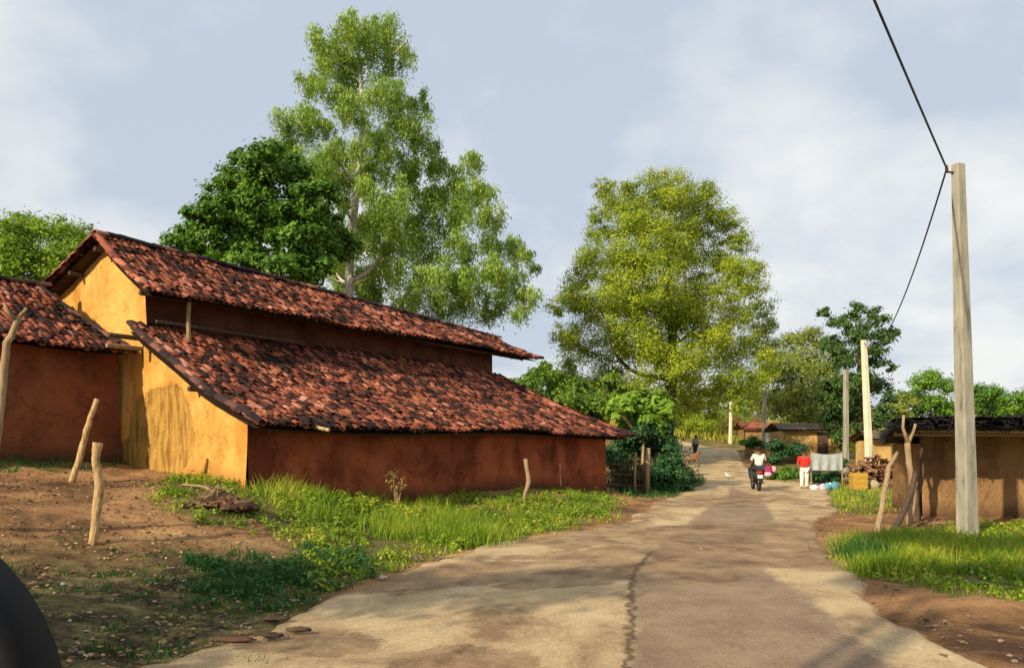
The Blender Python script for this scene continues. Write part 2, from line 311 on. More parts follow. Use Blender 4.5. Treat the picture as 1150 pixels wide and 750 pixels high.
def groundmat():
    m = bpy.data.materials.new('earth'); m.use_nodes = True; t = m.node_tree; p = t.nodes['Principled BSDF']
    p.inputs['Roughness'].default_value = 0.95; p.inputs['Specular IOR Level'].default_value = 0.1
    g = N(t, 'ShaderNodeNewGeometry')
    a = N(t, 'ShaderNodeTexNoise', i_Scale=0.55, i_Detail=10.0, i_Roughness=0.66, i_Distortion=0.3); t.links.new(g.outputs['Position'], a.inputs['Vector'])
    r = N(t, 'ShaderNodeValToRGB'); t.links.new(a.outputs['Fac'], r.inputs[0]); e = r.color_ramp.elements; e.new(.5); e.new(.5)
    for q, (pp, c) in zip(e, [(0.38, (0.1, 0.055, 0.03)), (0.46, (0.24, 0.13, 0.06)), (0.54, (0.38, 0.2, 0.09)), (0.66, (0.5, 0.31, 0.14))]): q.position = pp; q.color = (*c, 1)
    # fallen leaves, droppings and stones read as fine speckle
    s = N(t, 'ShaderNodeTexVoronoi', i_Scale=9.0); t.links.new(g.outputs['Position'], s.inputs['Vector'])
    sr = N(t, 'ShaderNodeMapRange', i_From_Min=0.08, i_From_Max=0.3, i_To_Min=0.35, i_To_Max=1.0); t.links.new(s.outputs['Distance'], sr.inputs['Value'])
    m1 = N(t, 'ShaderNodeMix', data_type='RGBA', blend_type='MULTIPLY'); m1.inputs['Factor'].default_value = 0.5
    t.links.new(r.outputs[0], m1.inputs['A']); t.links.new(sr.outputs[0], m1.inputs['B'])
    li = N(t, 'ShaderNodeAttribute', attribute_name='litter'); n3 = N(t, 'ShaderNodeTexNoise', i_Scale=3.0, i_Detail=8.0, i_Roughness=0.7); t.links.new(g.outputs['Position'], n3.inputs['Vector'])
    r3 = N(t, 'ShaderNodeValToRGB'); t.links.new(n3.outputs['Fac'], r3.inputs[0]); e = r3.color_ramp.elements; e.new(.5); e.new(.6)
    for q, (pp, c) in zip(e, [(0.38, (0.04, 0.032, 0.02)), (0.48, (0.1, 0.08, 0.04)), (0.55, (0.16, 0.15, 0.055)), (0.66, (0.36, 0.24, 0.11))]): q.position = pp; q.color = (*c, 1)
    m2 = N(t, 'ShaderNodeMix', data_type='RGBA')
    ls = N(t, 'ShaderNodeMath', operation='MULTIPLY'); t.links.new(li.outputs['Fac'], ls.inputs[0]); ls.inputs[1].default_value = 0.95
    t.links.new(ls.outputs[0], m2.inputs['Factor']); t.links.new(m1.outputs['Result'], m2.inputs['A']); t.links.new(r3.outputs[0], m2.inputs['B'])
    gr = N(t, 'ShaderNodeAttribute', attribute_name='green'); n4 = N(t, 'ShaderNodeTexNoise', i_Scale=2.2, i_Detail=6.0); t.links.new(g.outputs['Position'], n4.inputs['Vector'])
    r4 = N(t, 'ShaderNodeValToRGB'); t.links.new(n4.outputs['Fac'], r4.inputs[0]); e = r4.color_ramp.elements
    e[0].position = .35; e[0].color = (0.07, 0.1, 0.02, 1); e[1].position = .65; e[1].color = (0.16, 0.17, 0.04, 1)
    gs = N(t, 'ShaderNodeMath', operation='MULTIPLY'); t.links.new(gr.outputs['Fac'], gs.inputs[0]); gs.inputs[1].default_value = 0.75
    m5 = N(t, 'ShaderNodeMix', data_type='RGBA'); t.links.new(gs.outputs[0], m5.inputs['Factor']); t.links.new(m2.outputs['Result'], m5.inputs['A']); t.links.new(r4.outputs[0], m5.inputs['B'])
    gn = N(t, 'ShaderNodeTexNoise', i_Scale=38.0, i_Detail=8.0, i_Roughness=0.8); t.links.new(g.outputs['Position'], gn.inputs['Vector'])
    gv = N(t, 'ShaderNodeMapRange', i_From_Min=0.36, i_From_Max=0.64, i_To_Min=0.55, i_To_Max=1.3); t.links.new(gn.outputs['Fac'], gv.inputs['Value'])
    gm = N(t, 'ShaderNodeMix', data_type='RGBA', blend_type='MULTIPLY'); gm.inputs['Factor'].default_value = 0.8; t.links.new(m5.outputs['Result'], gm.inputs['A']); t.links.new(gv.outputs[0], gm.inputs['B'])
    t.links.new(gm.outputs['Result'], p.inputs['Base Color'])
    b = N(t, 'ShaderNodeTexNoise', i_Scale=7.0, i_Detail=10.0, i_Roughness=0.75); t.links.new(g.outputs['Position'], b.inputs['Vector'])
    bu = N(t, 'ShaderNodeBump', i_Strength=0.8, i_Distance=0.08); t.links.new(b.outputs['Fac'], bu.inputs['Height']); t.links.new(bu.outputs[0], p.inputs['Normal'])
    return m
tag(link('ground', me, groundmat(), None, True), kind='structure')

# road sheet
ry = axis([(-30, 3, 1.0), (3, 20, 0.08), (20, 40, 0.2), (40, 100, 0.6)]); nc = 90
L, Rr = redge(ry)
eL = np.array([0.28*nz(0, y, 1, 0.7)+0.16*nz(3, y, 1, 2.6)+0.06*nz(3, y, 1, 7) for y in ry]); eR = np.array([0.25*nz(9, y, 1, 0.6)+0.14*nz(5, y, 1, 2.8)+0.06*nz(5, y, 1, 8) for y in ry])
L = L+eL; Rr = Rr+eR
tt = np.linspace(0, 1, nc+1); RX = L[:, None]+(Rr-L)[:, None]*tt[None, :]; RY = np.repeat(ry[:, None], nc+1, 1)
RZ = gza(RX, RY); edge = np.minimum(tt, 1-tt)[None, :]*(Rr-L)[:, None]
mic = np.array([[fbm(RX[i, j], RY[i, j], 2, 1.1, 4) for j in range(nc+1)] for i in range(len(ry))])
RZ = RZ+0.035-0.09*np.clip(1-edge/0.10, 0, 1)+mic*0.008*np.clip(edge, 0, 1)
# tarred lane: signed distance inside
lane_l = np.interp(RY, [-30, 5.88, 7.4, 9.9, 11.5, 13.5, 16, 20, 28, 33, 100], [0.85, 0.85, 1.1, 1.48, 1.9, 2.5, 3.3, 4.8, 7.5, 9.0, 9])
lane_r = np.interp(RY, [-30, 5.88, 7.4, 9.9, 11.5, 13.7, 16, 20, 28, 33, 100], [2.75, 2.75, 3.0, 3.25, 3.5, 4.3, 5.3, 6.5, 8.6, 9.0, 9])
lane = np.minimum(RX-lane_l, lane_r-RX)
crack = np.abs(RX-lane_l-np.array([[0.04*nz(0, y, 4, 3) for _ in (0,)][0] for y in ry])[:, None])
crack = np.where((RY < 12.5), crack, 9)
RPX, RPY = topix(RX, RY, RZ)
drift_shade = np.zeros(RX.shape)     # brown earth over the concrete; tree shadow bands are painted in with it
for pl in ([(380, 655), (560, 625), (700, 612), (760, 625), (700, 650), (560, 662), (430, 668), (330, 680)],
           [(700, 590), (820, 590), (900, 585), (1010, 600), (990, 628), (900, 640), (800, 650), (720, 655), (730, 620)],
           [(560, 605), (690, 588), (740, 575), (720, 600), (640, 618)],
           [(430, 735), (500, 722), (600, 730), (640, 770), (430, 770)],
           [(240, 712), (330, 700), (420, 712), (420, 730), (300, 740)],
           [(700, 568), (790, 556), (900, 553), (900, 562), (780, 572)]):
    drift_shade = np.maximum(drift_shade, poly_in(pl, RPX+mic*26, RPY+mic*9)*1.0)
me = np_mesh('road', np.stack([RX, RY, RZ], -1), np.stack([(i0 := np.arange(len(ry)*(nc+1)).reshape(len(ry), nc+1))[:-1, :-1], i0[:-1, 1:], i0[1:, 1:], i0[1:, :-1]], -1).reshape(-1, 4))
setattr_f(me, 'lane', lane.ravel()); setattr_f(me, 'crack', np.where(RY < 12.5, RX-lane_l, 9).ravel()); setattr_f(me, 'drift_shade', drift_shade.ravel()); setattr_f(me, 'edge', edge.ravel())
def roadmat():
    m = bpy.data.materials.new('worn_concrete_and_tar'); m.use_nodes = True; t = m.node_tree; p = t.nodes['Principled BSDF']
    p.inputs['Roughness'].default_value = 0.85; p.inputs['Specular IOR Level'].default_value = 0.2
    g = N(t, 'ShaderNodeNewGeometry')
    mp = N(t, 'ShaderNodeMapping'); mp.inputs['Scale'].default_value = (1.0, 0.75, 1); t.links.new(g.outputs['Position'], mp.inputs[0])
    a = N(t, 'ShaderNodeTexNoise', i_Scale=1.0, i_Detail=10.0, i_Roughness=0.68, i_Distortion=0.5); t.links.new(mp.outputs[0], a.inputs['Vector'])
    r = N(t, 'ShaderNodeValToRGB'); t.links.new(a.outputs['Fac'], r.inputs[0]); e = r.color_ramp.elements; e.new(.5); e.new(.6)
    for q, (pp, c) in zip(e, [(0.36, (0.25, 0.165, 0.09)), (0.46, (0.43, 0.305, 0.165)), (0.56, (0.54, 0.4, 0.22)), (0.7, (0.62, 0.475, 0.28))]): q.position = pp; q.color = (*c, 1)
    def at(n): return N(t, 'ShaderNodeAttribute', attribute_name=n).outputs['Fac']
    def noisy(src, amp, lo, hi, sc_):
        n = N(t, 'ShaderNodeTexNoise', i_Scale=sc_, i_Detail=8.0, i_Roughness=0.7); t.links.new(mp.outputs[0], n.inputs['Vector'])
        q = N(t, 'ShaderNodeMath', operation='MULTIPLY_ADD'); t.links.new(n.outputs['Fac'], q.inputs[0]); q.inputs[1].default_value = amp; t.links.new(src, q.inputs[2])
        k = N(t, 'ShaderNodeMapRange', i_From_Min=lo+amp*0.5, i_From_Max=hi+amp*0.5); t.links.new(q.outputs[0], k.inputs['Value']); return k.outputs[0]
    def mixc(f, A_, B_):
        k = N(t, 'ShaderNodeMix', data_type='RGBA'); t.links.new(f, k.inputs['Factor']); t.links.new(A_, k.inputs['A'])
        if isinstance(B_, tuple): k.inputs['B'].default_value = (*B_, 1)
        else: t.links.new(B_, k.inputs['B'])
        return k.outputs['Result']
    b = N(t, 'ShaderNodeTexNoise', i_Scale=1.6, i_Detail=9.0, i_Roughness=0.65); t.links.new(mp.outputs[0], b.inputs['Vector'])
    rb = N(t, 'ShaderNodeValToRGB'); t.links.new(b.outputs['Fac'], rb.inputs[0]); e = rb.color_ramp.elements
    e[0].position = .33; e[0].color = (0.23, 0.155, 0.1, 1); e[1].position = .68; e[1].color = (0.37, 0.26, 0.165, 1)
    c = mixc(noisy(at('lane'), 0.6, -0.05, 0.08, 2.0), r.outputs[0], rb.outputs[0])
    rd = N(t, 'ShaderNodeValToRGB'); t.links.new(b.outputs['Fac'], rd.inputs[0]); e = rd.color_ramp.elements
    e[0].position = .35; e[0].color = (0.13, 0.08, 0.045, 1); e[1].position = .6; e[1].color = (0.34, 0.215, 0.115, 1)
    dr = noisy(at('drift_shade'), 2.6, 0.3, 1.3, 1.5); c = mixc(dr, c, rd.outputs[0])
    sb = N(t, 'ShaderNodeMath', operation='SUBTRACT'); sb.inputs[0].default_value = 0.0; t.links.new(at('edge'), sb.inputs[1])
    c = mixc(noisy(sb.outputs[0], 0.7, -0.16, 0.0, 3.0), c, (0.27, 0.15, 0.075))
    wn = N(t, 'ShaderNodeTexNoise', i_Scale=5.0, i_Detail=6.0, i_Roughness=0.6); t.links.new(g.outputs['Position'], wn.inputs['Vector'])
    wq = N(t, 'ShaderNodeMath', operation='MULTIPLY_ADD'); t.links.new(wn.outputs['Fac'], wq.inputs[0]); wq.inputs[1].default_value = 0.3; t.links.new(at('crack'), wq.inputs[2])
    w1 = N(t, 'ShaderNodeMath', operation='SUBTRACT'); t.links.new(wq.outputs[0], w1.inputs[0]); w1.inputs[1].default_value = 0.15
    w2 = N(t, 'ShaderNodeMath', operation='ABSOLUTE'); t.links.new(w1.outputs[0], w2.inputs[0])
    w3 = N(t, 'ShaderNodeMapRange', i_From_Min=0.05, i_From_Max=0.008, i_To_Min=0.0, i_To_Max=0.8); t.links.new(w2.outputs[0], w3.inputs['Value'])
    c = mixc(w3.outputs[0], c, (0.08, 0.05, 0.03))
    # small stones
    v = N(t, 'ShaderNodeTexVoronoi', i_Scale=16.0); t.links.new(g.outputs['Position'], v.inputs['Vector'])
    vr = N(t, 'ShaderNodeMapRange', i_From_Min=0.06, i_From_Max=0.22, i_To_Min=0.5, i_To_Max=1.0); t.links.new(v.outputs['Distance'], vr.inputs['Value'])
    mm = N(t, 'ShaderNodeMix', data_type='RGBA', blend_type='MULTIPLY'); mm.inputs['Factor'].default_value = 0.4; t.links.new(c, mm.inputs['A']); t.links.new(vr.outputs[0], mm.inputs['B'])
    gn = N(t, 'ShaderNodeTexNoise', i_Scale=38.0, i_Detail=8.0, i_Roughness=0.8); t.links.new(g.outputs['Position'], gn.inputs['Vector'])
    gv = N(t, 'ShaderNodeMapRange', i_From_Min=0.36, i_From_Max=0.64, i_To_Min=0.55, i_To_Max=1.3); t.links.new(gn.outputs['Fac'], gv.inputs['Value'])
    gm = N(t, 'ShaderNodeMix', data_type='RGBA', blend_type='MULTIPLY'); gm.inputs['Factor'].default_value = 0.8; t.links.new(mm.outputs['Result'], gm.inputs['A']); t.links.new(gv.outputs[0], gm.inputs['B'])
    t.links.new(gm.outputs['Result'], p.inputs['Base Color'])
    bb = N(t, 'ShaderNodeTexNoise', i_Scale=11.0, i_Detail=12.0, i_Roughness=0.82); t.links.new(g.outputs['Position'], bb.inputs['Vector'])
    bu = N(t, 'ShaderNodeBump', i_Strength=0.6, i_Distance=0.035); t.links.new(bb.outputs['Fac'], bu.inputs['Height']); t.links.new(bu.outputs[0], p.inputs['Normal'])
    return m
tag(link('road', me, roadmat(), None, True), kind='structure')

# ------------------------------------------------------------------ the big mud house
U = Vector((0.568, 0.823, 0)).normalized(); B = Vector((-U.y, U.x, 0)); C0 = Vector((-4.95, 15.0, 0))
def H(s, t, z=0.0):
    v = C0+U*s+B*t; return Vector((v.x, v.y, z))
def hg(s, t): v = H(s, t); return gz(v.x, v.y)
def lean_z(s, t):      # lean-to roof surface
    k = (t+0.5)/4.0
    return lerp(2.12, 4.22, k)-0.16*math.sin(math.pi*min(max(k, 0), 1))-0.05*math.sin(s*0.6)-0.10*max(0, s-11)/4*k
def up_front(s, t):    # upper roof, front slope t 2.85..4.75
    k = (t-2.85)/1.9; sag = 0.55*max(0, s/14.5)**1.15
    return lerp(4.88+0.03*math.sin(s*0.8), 6.22-sag, k)-0.05*math.sin(math.pi*k)
def up_back(s, t):     # back slope 4.75..7.2
    k = (t-4.75)/2.45; sag = 0.55*max(0, s/14.5)**1.15
    return lerp(6.22-sag, 5.3, k)
def wall(name, m, parent, p0, p1, topf, res=0.09, amp=0.05, out=None, patchf=None, batter=0.06, smooth=True):
    """mud wall skin between two plan points; topf(a)=top height at fraction a"""
    p0 = Vector(p0); p1 = Vector(p1); Lw = (p1-p0).to_2d().length; nu = max(2, int(Lw/res)); nv = 34; vs_ = []; foot = []; patch = []
    d = (p1-p0); d.z = 0; d.normalize(); nrm = out.normalized()
    for i in range(nu+1):
        a = i/nu; q = p0+(p1-p0)*a; zb = gz(q.x, q.y)-0.25; zt = topf(a)
        for j in range(nv+1):
            z = lerp(zb, zt, j/nv); e = min(1, 4*a*Lw, 4*(1-a)*Lw)
            hgt = z-zb-0.25
            o = amp*(fbm(q.x, q.y, z, 0.5, 4)*0.9+0.35*fbm(q.x, q.y, z, 2.5, 3))*e+batter*(1-j/nv)**2
            pt = 0.0
            if patchf: pt = patchf(q, z); o -= 0.05*pt
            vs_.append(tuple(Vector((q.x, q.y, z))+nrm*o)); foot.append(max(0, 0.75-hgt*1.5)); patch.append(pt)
    ii = np.arange((nu+1)*(nv+1)).reshape(nu+1, nv+1); F_ = np.stack([ii[:-1, :-1], ii[1:, :-1], ii[1:, 1:], ii[:-1, 1:]], -1).reshape(-1, 4)
    if (d.cross(Vector((0, 0, 1)))).dot(nrm) < 0: F_ = F_[:, ::-1]
    me = np_mesh(name, vs_, F_); setattr_f(me, 'foot', foot); setattr_f(me, 'patch', patch)
    o = link(name, me, m, parent, smooth)
    return o
NF = -B; NG = -U
house = thing('mud_house', 'long mud house with ochre gable, red front wall and two tiers of sooty clay tiles', 'house', H(0, 0, hg(0, 0)))
PATCH = [(148, 468), (158, 447), (176, 433), (200, 431), (209, 442), (214, 470), (219, 500), (206, 520), (196, 532), (130, 530), (140, 500)]
def gpatch(q, z):
    px, py = topix(np.array(q.x), np.array(q.y), np.array(z)); 
    j = 7*nz(q.x, q.y, z, 2.0); k = 0
    for dx_ in (-1.5, 0, 1.5):
        k += float(poly_in(PATCH, np.array(px+j+dx_), np.array(py+j+dx_)))/3
    return k
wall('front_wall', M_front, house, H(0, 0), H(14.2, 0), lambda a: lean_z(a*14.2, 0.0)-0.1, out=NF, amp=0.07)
gd = [0.0, 3.5, 4.75, 7.1]
def gtop(a):
    t = a*7.1
    if t <= 3.42: return lean_z(0, t)-0.1
    if t <= 4.75: return up_front(0, t)-0.1
    return up_back(0, t)-0.1
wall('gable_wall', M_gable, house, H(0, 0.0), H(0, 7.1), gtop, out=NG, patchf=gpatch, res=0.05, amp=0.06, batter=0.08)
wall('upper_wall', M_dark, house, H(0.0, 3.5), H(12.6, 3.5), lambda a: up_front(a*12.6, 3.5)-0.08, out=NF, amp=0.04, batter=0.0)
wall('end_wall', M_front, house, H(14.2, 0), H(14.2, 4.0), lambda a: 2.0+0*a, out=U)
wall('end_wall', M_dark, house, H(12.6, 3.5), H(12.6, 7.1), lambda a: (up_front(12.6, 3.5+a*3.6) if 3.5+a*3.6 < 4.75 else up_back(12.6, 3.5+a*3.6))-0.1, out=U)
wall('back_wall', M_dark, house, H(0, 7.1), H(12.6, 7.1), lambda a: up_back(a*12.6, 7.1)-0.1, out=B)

# tile laying ---------------------------------------------------
def tiles(name, parent, surf, s0, s1, t_low, t_high, m=M_tile, pitch=0.14, run=0.24, s0f=None, s1f=None, jit=1.0, miss=0.02):
    """half-round country tiles laid in courses; surf(s,t)->Vector world; t_low is the eave"""
    nseg = 5; vs_ = []; fs = []; rows = int(abs(t_high-t_low)/0.15)
    e = 0.01
    for r in range(rows+1):
        t = t_low+(t_high-t_low)*r/rows
        a0 = s0f(t) if s0f else s0; a1 = s1f(t) if s1f else s1
        cols = int((a1-a0)/pitch)
        for c in range(cols+1):
            s = a0+c*pitch+random.gauss(0, 0.012)*jit
            p = surf(s, t); dn = (surf(s, t+(t_low-t_high)*e)-p).normalized(); ds = (surf(s+0.05, t)-p).normalized(); nn = ds.cross(dn)
            if nn.z < 0: nn = -nn
            for kind in (0, 1):
                if random.random() < miss and kind == 0: continue
                q = p+nn*(0.06 if kind == 0 else 0.0)+ds*(0 if kind == 0 else pitch/2)+nn*random.uniform(-0.015, 0.035)*jit+nn*0.05*nz(s, t, 0, 1.1)
                yaw = random.gauss(0, 0.13)*jit; dd = (dn*math.cos(yaw)+ds*math.sin(yaw)); dd = (dd+nn*random.gauss(0.03, 0.05)*jit).normalized(); sd = dd.cross(nn).normalized(); up = sd.cross(dd)
                if up.dot(nn) < 0: up = -up
                Ltile = 0.26; rad = 0.065*random.uniform(0.88, 1.12); sg = 1 if kind == 0 else -1
                b = len(vs_)
                for end in (0, 1):
                    rr = rad*(0.86 if end == 0 else 1.06); c0 = q+dd*(Ltile*(end-0.5))+up*(0.018*(1-end) if kind else 0.0)-up*(0.0)
                    for ring in (0, 1):
                        r2 = rr-(0.018 if ring else 0)
                        for k in range(nseg+1):
                            an = math.pi*k/nseg; vs_.append(tuple(c0+sd*math.cos(an)*r2+up*(math.sin(an)*r2*0.8*sg-(0.03 if sg > 0 else -0.05))))
                m_ = nseg+1
                for k in range(nseg):
                    fs.append((b+k, b+k+1, b+2*m_+k+1, b+2*m_+k)); fs.append((b+m_+k, b+3*m_+k, b+3*m_+k+1, b+m_+k+1)); fs.append((b+2*m_+k, b+2*m_+k+1, b+3*m_+k+1, b+3*m_+k))
    me = np_mesh(name, vs_, fs)
    return link(name, me, m, parent)
def deck(name, parent, surf, s0, s1, t0, t1, th=0.07, s0f=None, s1f=None, m=M_under):
    mb = MB()
    def f(off):
        def g(u, v):
            t = lerp(t0, t1, v); a = s0f(t) if s0f else s0; b = s1f(t) if s1f else s1
            p = surf(lerp(a, b, u), t); return p+Vector((0, 0, off))
        return g
    mb.grid(40, 8, f(-0.06)); mb.grid(40, 8, f(-0.06-th))
    o = mb.build(name, m, parent); 
    return o
lsurf = lambda s, t: H(s, t, lean_z(s, t)); ufs = lambda s, t: H(s, t, up_front(s, t)); ubs = lambda s, t: H(s, t, up_back(s, t))
l_s0 = lambda t: -0.28-0.05*math.sin(t*2.5); l_s1 = lambda t: lerp(14.95, 12.75, (t+0.5)/4.0)
def groups(a, b, k): pass
rf = tiles('lean_to_roof', house, lsurf, 0, 0, -0.55, 3.42, s0f=l_s0, s1f=l_s1); rf['label'] = 'lower roof slope of sooty clay tiles'
deck('roof_deck', house, lsurf, 0, 0, -0.5, 3.45, s0f=l_s0, s1f=l_s1)
hip = lambda s, t: H(s, t, lerp(lean_z(14.9, -0.5), lean_z(12.7, 3.5), max(0, min(1, (14.95-s)/2.2))))
def hip_t(s): return lerp(-0.5, 3.5, (14.95-s)/2.2)
# hip end: course by course between the rake and the back
def hip_surf(t, s): return hip(s, t)
tiles('hip_roof', house, lambda a, b: hip(b, a), 0, 0, 14.95, 12.8, s0f=lambda s: hip_t(s)+0.1, s1f=lambda s: 5.2)
rf = tiles('upper_roof', house, ufs, -0.35, 14.6, 2.8, 4.72); rf['label'] = 'upper roof slope of red clay tiles'
deck('roof_deck', house, ufs, -0.3, 14.55, 2.88, 4.75)
tiles('upper_roof', house, ubs, -0.35, 14.6, 7.25, 4.8)
deck('roof_deck', house, ubs, -0.3, 14.55, 7.15, 4.75)
# ridge and rakes
def ridge(parent, p_of, s0, s1, m, name='ridge_cap', lift=0.1, rad=0.12):
    mb = MB(); s = s0
    while s < s1:
        a = p_of(s)+Vector((0, 0, lift+random.uniform(-.02, .02))); b = p_of(s+0.34)+Vector((0, 0, lift+random.uniform(-.01, .03)))
        dd = (b-a).normalized(); sd = dd.cross(Vector((0, 0, 1))).normalized(); up = sd.cross(dd); vs_ = []; fs = []
        for e, c in enumerate((a, b)):
            r0 = rad*(0.9 if e else 1.08)
            for r2 in (r0, r0-0.02):
                for k in range(7): an = math.pi*k/6; vs_.append(c+sd*math.cos(an)*r2+up*(math.sin(an)*r2*0.85-0.03))
        for k in range(6): fs += [(k, k+1, 14+k+1, 14+k), (7+k, 21+k, 21+k+1, 7+k+1), (k, 7+k, 7+k+1, k+1)]
        mb.add(vs_, fs); s += 0.27
    return mb.build(name, m, parent)
M_ridge = mat('sooty_tiles', [(0.15, (0.015, 0.011, 0.012)), (0.6, (0.05, 0.03, 0.028)), (0.85, (0.26, 0.1, 0.07)), (0.97, (0.5, 0.3, 0.22))], scale=1, island=0.75, bump=0.3)
ridge(house, lambda s: H(s, 4.76, up_front(s, 4.75)), -0.36, 14.5, M_ridge)
ridge(house, lambda q: ufs(-0.32, 4.7-q), 0, 1.8, M_tile, 'verge_tiles', 0.08, 0.09)
ridge(house, lambda q: ubs(-0.32, 4.8+q), 0, 2.3, M_tile, 'verge_tiles', 0.08, 0.09)
ridge(house, lambda q: lsurf(l_s0(3.4-q), 3.4-q), 0.0, 3.85, M_ridge, 'verge_tiles', 0.08, 0.09)
ridge(house, lambda q: lsurf(l_s1(3.4-q), 3.4-q), 0.0, 3.85, M_tile, 'verge_tiles', 0.1, 0.11)
# timber: rafters, wall plates, gable purlins, the little eave post
for i in range(24):
    s = 0.2+i*0.6
    mb = MB(); mb.tube([H(s, -0.42, lean_z(s, -0.42)-0.17), H(s+0.03, 1.5, lean_z(s, 1.5)-0.17)], 0.035, 6); mb.build('rafter', M_darkwood, house)
for i in range(22):
    s = 0.2+i*0.64
    mb = MB(); mb.tube([H(s, 2.95, up_front(s, 2.95)-0.17), H(s, 4.6, up_front(s, 4.6)-0.17)], 0.035, 6); mb.build('rafter', M_darkwood, house)
for t, zf, m, e in ((4.72, lambda: up_front(0, 4.72)-0.24, M_darkwood, -0.38), (5.9, lambda: up_back(0, 5.9)-0.2, M_darkwood, -0.33), (7.0, lambda: up_back(0, 7.0)-0.2, M_darkwood, -0.36), (3.1, lambda: up_front(0, 3.1)-0.2, M_darkwood, -0.3),
                    (3.3, lambda: 3.92, M_darkwood, -0.85), (3.55, lambda: 3.74, M_wood, -0.75), (1.5, lambda: lean_z(0, 1.5)-0.22, M_darkwood, -0.24)):
    mb = MB(); mb.tube([H(e, t, zf()), H(0.8, t, zf())], [0.05, 0.055], 7); mb.build('purlin', m, house)
mb = MB(); mb.tube([H(0.75, 2.98, lean_z(0.7, 2.98)-0.02), H(0.73, 2.98, 4.4), H(0.76, 2.98, 4.86)], 0.045, 7); mb.build('eave_post', M_wood, house)
mb = MB(); mb.tube([H(0.9, 3.0, up_front(1, 3.0)-0.14), H(13.6, 3.0, up_front(13.6, 3.0)-0.14)], 0.05, 7); mb.build('wall_plate', M_darkwood, house)
mb = MB(); mb.tube([H(0.15, -0.3, lean_z(0, -0.3)-0.2), H(3.5, -0.32, lean_z(3.5, -0.3)-0.22), H(7, -0.3, lean_z(7, -0.3)-0.22), H(14.5, -0.3, lean_z(14.5, -.3)-0.2)], 0.045, 7); mb.build('wall_plate', M_darkwood, house)
# pole ends sticking out past the lower eave
mb = MB(); mb.tube([H(0.9, 0.2, 2.2), H(1.15, -0.95, 1.98)], 0.035, 7); mb.build('rafter', M_palewood, house)
mb = MB(); mb.tube([H(0.2, 3.32, 4.33), H(4.2, 3.3, 4.3)], 0.035, 7); mb.build('flashing_pole', M_bark, house)

# ------------------------------------------------------------------ left hut
hut = thing('mud_hut', 'low brown mud hut adjoining the ochre gable, tiled roof cut by the left frame edge', 'hut', H(-0.1, 4.2, hg(-0.1, 4.2)))
def hz(s, t): k = (t-3.75)/2.45; return lerp(3.72, 5.2, k)-0.07*math.sin(math.pi*max(0, min(1, k)))+0.03*math.sin(s*1.3)
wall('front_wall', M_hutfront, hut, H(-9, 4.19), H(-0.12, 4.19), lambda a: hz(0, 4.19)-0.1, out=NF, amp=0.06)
hs1 = lambda t: lerp(-0.15, -0.85, max(0, min(1, (t-3.75)/2.45)))
hsurf = lambda s, t: H(s, t, hz(s, t)); hback = lambda s, t: H(s, t, lerp(5.2, 3.8, (t-6.2)/2.6))
tiles('roof', hut, hsurf, -9.3, 0, 3.72, 6.15, s1f=hs1, m=M_tile); deck('roof_deck', hut, hsurf, -9.3, 0, 3.8, 6.2, s1f=hs1)
tiles('roof', hut, hback, -9.3, -0.85, 8.7, 6.25); deck('roof_deck', hut, hback, -9.3, -0.85, 8.6, 6.2)
wall('back_wall', M_dark, hut, H(-9, 8.2), H(-0.4, 8.2), lambda a: 3.9, out=B); wall('end_wall', M_dark, hut, H(-9, 4.19), H(-9, 8.2), lambda a: 3.7, out=-U)
ridge(hut, lambda s: H(s, 6.2, hz(s, 6.2)), -9.3, -0.9, M_ridge)
ridge(hut, lambda q: hsurf(hs1(6.1-q), 6.1-q), 0, 2.3, M_ridge, 'verge_tiles', 0.08, 0.09)
for i in range(13):
    s = -0.5-i*0.65; mb = MB(); mb.tube([H(s, 3.84, hz(s, 3.84)-0.16), H(s, 5, hz(s, 5)-0.16)], 0.035, 6); mb.build('rafter', M_darkwood, hut)

